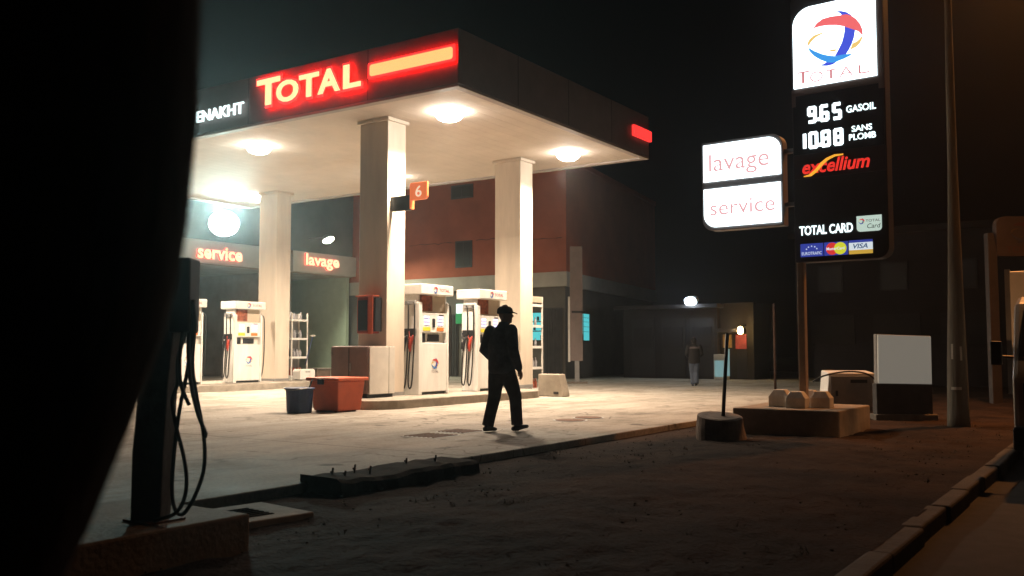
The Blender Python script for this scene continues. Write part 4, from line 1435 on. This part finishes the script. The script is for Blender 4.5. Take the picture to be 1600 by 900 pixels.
# ------------------------------------------------------------------ truck on the road
tr = thing("box_truck", "white box truck at the right edge, dark windscreen and side mirror", "truck", (-.1, 13, -.2))
zr = -.2
b = MB()
prof = [(10.75, .35), (10.72, .95), (10.85, 1.12), (11.15, 1.72), (11.45, 1.80), (12.45, 1.80), (12.45, .35)]
Ftr = frame((-1.10, 0, 0), (0, -1, 0), (0, 0, 1))
b.plate([(-y_, z_ + zr + .1) for y_, z_ in prof], Ftr, -2.0, 0)
build("cab", b, M_truck, tr, bevel=.05)
b = MB().add([(-1.04, 10.835, 1.06), (.84, 10.835, 1.06), (.80, 11.11, 1.56), (-1.0, 11.11, 1.56)], [(0, 1, 2, 3)])
build("windscreen", b, M_glassd, tr)
b = MB().plate([(-12.2, 1.02), (-11.05, 1.02), (-11.25, 1.55), (-12.2, 1.55)], Ftr, .003, .01)
build("side_window", b, M_glassd, tr)
b = MB().box(-1.32, 1.02, 12.75, 17.6, .62, 2.08)
build("cargo_box", b, M_truck, tr, bevel=.03)
b = MB().box(-1.34, -1.30, 12.74, 17.62, 2.06, 2.10)
b.box(-1.345, -1.29, 12.70, 12.76, .60, 2.10)
build("box_edge", b, M_steel, tr)
build("chassis", MB().box(-.9, .7, 10.9, 17.5, .15, .60), M_dark, tr)
b = MB().box(-1.10, .90, 10.62, 10.80, .12, .36)
build("bumper", b, M_dark, tr, bevel=.03)
for yy in (11.45, 16.2):
    for xx in (-1.06, .66):
        w_ = build("wheel", MB().tube([(xx, yy, .18), (xx + .02, yy, .18), (xx + .24, yy, .18), (xx + .26, yy, .18)], [.34, .38, .38, .34], 26, lat=(0, 0, 1)), M_rubber, tr)
        build("rim", MB().tube([(xx - .004, yy, .18), (xx + .05, yy, .18)], [.2, .18], 20, lat=(0, 0, 1)), M_steel, w_)
b = MB().tube([(-1.08, 11.05, 1.05), (-1.22, 11.02, 1.06), (-1.27, 11.0, 1.06)], .014, 8)
arm_ = build("mirror_arm", b, M_dark, tr)
build("mirror", MB().box(-1.32, -1.21, 10.97, 11.03, .97, 1.22), M_dark, arm_, bevel=.015)
for xx in (-1.0, .6):
    build("headlight", MB().box(xx, xx + .25, 10.70, 10.73, .62, .80), M_glassd, tr, bevel=.02)

# ------------------------------------------------------------------ people


def sub(o, parent):
    o.parent = parent
    return o


def walker(label, loc, rotz, H, pose, mats_, capped=True):
    """local frame: faces +Y, right = +X; H scales a 1.75 m figure"""
    t = thing("person", label, "person", loc, rotz)
    t.scale = (H / 1.75,) * 3
    K = dict(world=False)
    P = pose
    # body: head, neck, hands and a slim inner figure, one surface
    b = MB()
    hy = P["head_yaw"]
    hc = Vector((P["lean"][0], P["lean"][1], 1.615))
    RM = Matrix.Rotation(hy, 3, 'Z')
    h = lambda x, y, z: hc + RM @ Vector((x, y, z))
    b.tube([h(0, -.005, -.115), h(0, .015, -.09), h(0, .012, -.04), h(0, 0, .02), h(0, -.005, .07), h(0, -.008, .105)],
           [(.045, .055), (.062, .078), (.072, .092), (.078, .10), (.070, .09), (.042, .055)], 16, lat=RM @ Vector((1, 0, 0)), round_ends=True)
    b.tube([h(0, .085, .015), h(0, .112, -.022), h(0, .095, -.036)], [.010, .017, .013], 8, round_ends=True)       # nose
    b.tube([h(-.025, .09, -.062), h(.025, .09, -.062)], [.009, .009], 8, round_ends=True)                          # mouth
    b.tube([h(-.02, .075, -.10), h(.02, .075, -.10)], [.018, .018], 8, round_ends=True)                            # chin
    for s in (-1, 1):
        b.tube([h(s * .079, -.005, .012), h(s * .081, -.008, -.035)], [(.008, .017), (.007, .013)], 8, lat=RM @ Vector((1, 0, 0)), round_ends=True)
        b.tube([h(s * .03, .088, .012), h(s * .034, .088, .012)], [.010, .010], 8, round_ends=True)
    ln = Vector((P["lean"][0], P["lean"][1], 0))
    b.tube([Vector((0, -.01, 1.36)) + ln * .8, Vector((0, 0, 1.45)) + ln * .9, hc + Vector((0, -.01, -.08))], [.07, .058, .056], 14)
    b.tube([(0, 0, .86), (0, 0, 1.1), Vector((0, -.01, 1.36)) + ln * .8], [(.13, .09), (.13, .09), (.14, .085)], 14, lat=(1, 0, 0), round_ends=True)
    for s, A, hd_ in ((-1, P["arm_l"], P["hand_l"]), (1, P["arm_r"], P["hand_r"])):
        sh, el, wr = [Vector(q) for q in A]
        b.tube([sh, el, wr], [.042, .036, .026], 12, round_ends=True)
        if hd_:
            d = (wr - el).normalized()
            side = d.cross(Vector((0, 1, 0))).normalized()
            fr = d.cross(side).normalized()
            palm = wr + d * .05
            b.tube([wr - d * .01, wr + d * .03, wr + d * .085], [(.022, .026), (.017, .038), (.014, .036)], 12, lat=side, round_ends=True)
            for k in range(4):
                off = fr * ((k - 1.5) * .019)
                L_ = (.072, .082, .078, .062)[k]
                base = wr + d * .08 + off
                cur = side * (-s * .012)
                b.tube([base, base + d * L_ * .45 + cur * .6, base + d * L_ * .8 + cur * 1.8, base + d * L_ + cur * 2.8], [.0095, .009, .0085, .0075], 8, round_ends=True)
            tb = wr + d * .025 + fr * (.03)
            b.tube([tb, tb + d * .03 + fr * .022, tb + d * .062 + fr * .026], [.012, .0105, .009], 8, round_ends=True)
    for Lg in (P["leg_l"], P["leg_r"]):
        hp_, kn, an = [Vector(q) for q in Lg[:3]]
        b.tube([hp_, kn, an], [.075, .05, .035], 12, round_ends=True)
    build("body", b, M_skin, t, remesh=.0085, **K)
    # jacket
    b = MB()
    b.tube([(0, 0, .80), (0, 0, .86), (0, -.01, 1.0), Vector((0, -.025, 1.18)) + ln * .5, Vector((0, -.025, 1.32)) + ln * .8, Vector((0, -.02, 1.41)) + ln * .9, Vector((0, -.01, 1.47)) + ln],
           [(.195, .15), (.21, .16), (.20, .155), (.215, .165), (.21, .145), (.16, .11), (.085, .085)], 24, lat=(1, 0, 0))
    for A in (P["arm_l"], P["arm_r"]):
        sh, el, wr = [Vector(q) for q in A]
        d = (wr - el).normalized()
        b.tube([sh, sh.lerp(el, .5), el, el.lerp(wr, .5), wr - d * .01], [.088, .080, .070, .062, .052], 14, round_ends=True)
    b.tube([hc + Vector((0, -.035, -.165)), hc + Vector((0, -.025, -.105))], [(.082, .08), (.075, .075)], 16, lat=(1, 0, 0))
    build("jacket", b, mats_[0], t, remesh=.014, **K)
    if len(mats_) > 2:
        b = MB().tube([(0, -.02, 1.335), (0, -.02, 1.40)], [(.212, .148), (.17, .125)], 24, lat=(1, 0, 0))
        build("shoulder_band", b, mats_[2], t, **K)
    # trousers
    b = MB()
    b.tube([(0, 0, .78), (0, 0, .86), (0, 0, .97)], [(.165, .12), (.17, .125), (.165, .12)], 20, lat=(1, 0, 0), round_ends=True)
    for Lg in (P["leg_l"], P["leg_r"]):
        hp_, kn, an = [Vector(q) for q in Lg[:3]]
        b.tube([hp_, hp_.lerp(kn, .5), kn, kn.lerp(an, .5), an + Vector((0, 0, -.02))], [.118, .108, .090, .084, .082], 16, round_ends=False)
    build("trousers", b, mats_[1], t, remesh=.014, **K)
    for Lg in (P["leg_l"], P["leg_r"]):
        an = Vector(Lg[2])
        toe = Vector(Lg[3])
        d = (toe - an)
        d.z = 0
        d.normalize()
        heel = an - d * .06
        heel.z = Lg[4]
        tz = Lg[5]
        m1 = an + d * .07
        m1.z = (Lg[4] + tz) / 2 + .005
        e1 = an + d * .16
        e1.z = tz
        b = MB().tube([heel + Vector((0, 0, .04)), an + Vector((0, 0, Lg[4] - an.z + .048)), m1 + Vector((0, 0, .038)), e1 + Vector((0, 0, .03))],
                      [(.034, .036), (.04, .046), (.045, .036), (.042, .026)], 14, lat=d.cross(Vector((0, 0, 1))), round_ends=True)
        b.tube([an + Vector((0, 0, -.02)), an + Vector((0, 0, .05))], [.045, .045], 12)
        build("shoe", b, M_shoe, t, remesh=.009, **K)
    if capped:
        b = MB()
        b.tube([h(0, -.006, .015), h(0, -.006, .05), h(0, -.008, .085), h(0, -.008, .112), h(0, -.008, .123)],
               [(.092, .113), (.093, .114), (.086, .106), (.06, .075), (.02, .025)], 22, lat=RM @ Vector((1, 0, 0)))
        vz = [h(0, .07, .04), h(0, .12, .032), h(0, .155, .018), h(0, .175, .008)]
        b.tube(vz, [(.078, .009), (.074, .008), (.055, .007), (.02, .005)], 14, lat=RM @ Vector((1, 0, 0)))
        build("cap", b, M_cap, t, remesh=.006, **K)
    else:
        b = MB().tube([h(0, -.025, -.04), h(0, -.018, .03), h(0, -.012, .08), h(0, -.01, .12)], [(.076, .085), (.085, .10), (.076, .094), (.03, .04)], 18, lat=RM @ Vector((1, 0, 0)), round_ends=True)
        build("hair", b, M_cap, t, remesh=.008, **K)
    return t


pose1 = dict(head_yaw=R_(-62), lean=(.015, .06),
             arm_l=((-.20, -.01, 1.39), (-.265, -.08, 1.12), (-.19, .08, .97)), hand_l=False,
             arm_r=((.19, -.01, 1.40), (.255, -.03, 1.11), (.265, .07, .87)), hand_r=True,
             leg_l=((-.09, 0, .86), (-.115, -.02, .47), (-.13, -.14, .10), (-.15, .1, 0), .006, .0),
             leg_r=((.09, 0, .86), (.12, .15, .49), (.11, .20, .11), (.17, .4, .05), .0, .035))
walker("man in dark jacket and cap walking across the bright forecourt", (-7.36, 10.70, 0), R_(-8), 1.75, pose1, (M_jacket, M_trouser))
pose2 = dict(head_yaw=0, lean=(0, .03),
             arm_l=((-.19, 0, 1.40), (-.27, -.02, 1.12), (-.17, .12, 1.02)), hand_l=True,
             arm_r=((.19, 0, 1.40), (.27, -.02, 1.12), (.17, .12, 1.02)), hand_r=True,
             leg_l=((-.08, 0, .86), (-.07, .06, .48), (-.06, -.02, .09), (-.06, .2, 0), .0, .0),
             leg_r=((.08, 0, .86), (.06, .0, .48), (.05, -.16, .11), (.05, .1, 0), .03, .0))
walker("distant pedestrian in dark jacket and faded jeans, seen from behind", (-11.58, 27.43, 0), R_(30), 1.52, pose2,
       (mat("black quilted jacket", (.012, .010, .010), .8), M_jeans, mat("pale shoulder band", (.12, .10, .095), .8)), capped=False)

# ------------------------------------------------------------------ added trunk standing in for an unidentified dark shape, left
standin = thing("dark_shape_standin", "dark blurred shape close to the camera at the left edge, stood in for by a trunk", "standin", (-1.4, .6, -.1))
fwv = Vector((-math.sin(R_(33.883)), math.cos(R_(33.883)), 0))
rgv = Vector((math.cos(R_(33.883)), math.sin(R_(33.883)), 0))
D0 = 1.0
prof = [(-.92, -.2, .33), (-.86, .05, .26), (-.80, .35, .235), (-.725, .68, .225), (-.640, .85, .22), (-.572, 1.02, .215), (-.525, 1.145, .213), (-.500, 1.24, .21),
        (-.484, 1.34, .21), (-.474, 1.48, .21), (-.472, 1.66, .21), (-.472, 2.0, .205), (-.46, 2.6, .19), (-.44, 3.2, .16), (-.40, 3.9, .11), (-.38, 4.5, .05)]
kk = D0 / 1.42
prof = [(-.88 * kk, -.2, .27), (-.80 * kk, .1, .215), (-.74 * kk, .4, .175)] + [(ro * kk, 1.134 + (z - 1.134) * kk if z < 2.1 else z, r * kk) for ro, z, r in prof[3:]]
b = MB()
vs, fs = [], []
nn = 28
for i, (ro, z, r) in enumerate(prof):
    c = rgv * (ro - r - .009 - .006 * max(0, min(1, (z - 1.0) / .3))) + fwv * D0
    for k in range(nn):
        a = 2 * math.pi * k / nn
        rr = r * (1 + .05 * mnoise.noise(Vector((math.cos(a) * 2, math.sin(a) * 2, z * 1.2))) * (1 if abs(math.cos(a)) < .8 else .3))
        vs.append((c.x + rr * math.cos(a + R_(33.9)), c.y + rr * math.sin(a + R_(33.9)), z))
for i in range(len(prof) - 1):
    for k in range(nn):
        k2 = (k + 1) % nn
        fs.append((i * nn + k, i * nn + k2, (i + 1) * nn + k2, (i + 1) * nn + k))
fs.append(tuple((len(prof) - 1) * nn + k for k in range(nn)))
b.add(vs, fs)
cc = rgv * (-.44) + fwv * D0
limbs = []
random.seed(11)
for k in range(7):
    a = k * .9 + .3
    z0 = random.uniform(2.9, 3.8)
    L = random.uniform(.8, 1.3)
    p0 = Vector((cc.x, cc.y, z0))
    p2 = p0 + Vector((math.cos(a) * L, math.sin(a) * L, random.uniform(.5, .9)))
    b.tube([p0, p0.lerp(p2, .5) + Vector((0, 0, .12)), p2], [.07, .045, .02], 8)
    limbs.append(p2)
build("trunk", b, M_bark, standin, smooth=True)
b = MB()
for _ in range(2600):
    l = random.choice(limbs)
    p = l + Vector((random.gauss(0, .33), random.gauss(0, .33), random.gauss(.1, .26)))
    if p.z < 3.1:
        continue
    a, e = random.uniform(0, 6.28), random.uniform(-.6, .6)
    d = Vector((math.cos(a) * math.cos(e), math.sin(a) * math.cos(e), math.sin(e))) * random.uniform(.05, .09)
    s = d.cross(Vector((0, 0, 1))).normalized() * .022
    b.add([p, p + d * .5 + s, p + d, p + d * .5 - s], [(0, 1, 2, 3)])
build("crown", b, M_leaf, standin)

# ------------------------------------------------------------------ thin haze added to imitate lens glow round the lamps
hz = build("haze", MB().box(-160, 160, -130, 190, -1.4, 14), [], None)
hm = bpy.data.materials.new("lamp glow haze")
hm.use_nodes = True
hn = hm.node_tree
for n_ in list(hn.nodes):
    if n_.type == 'BSDF_PRINCIPLED':
        hn.nodes.remove(n_)
pv = hn.nodes.new("ShaderNodeVolumePrincipled")
pv.inputs["Color"].default_value = (.95, .95, .95, 1)
pv.inputs["Density"].default_value = .0012
pv.inputs["Anisotropy"].default_value = .82
hn.links.new(pv.outputs[0], hn.nodes["Material Output"].inputs["Volume"])
hz.data.materials.append(hm)
hz["kind"] = "stuff"
tag(hz, "thin haze added to make a glow round the lamps", "haze")
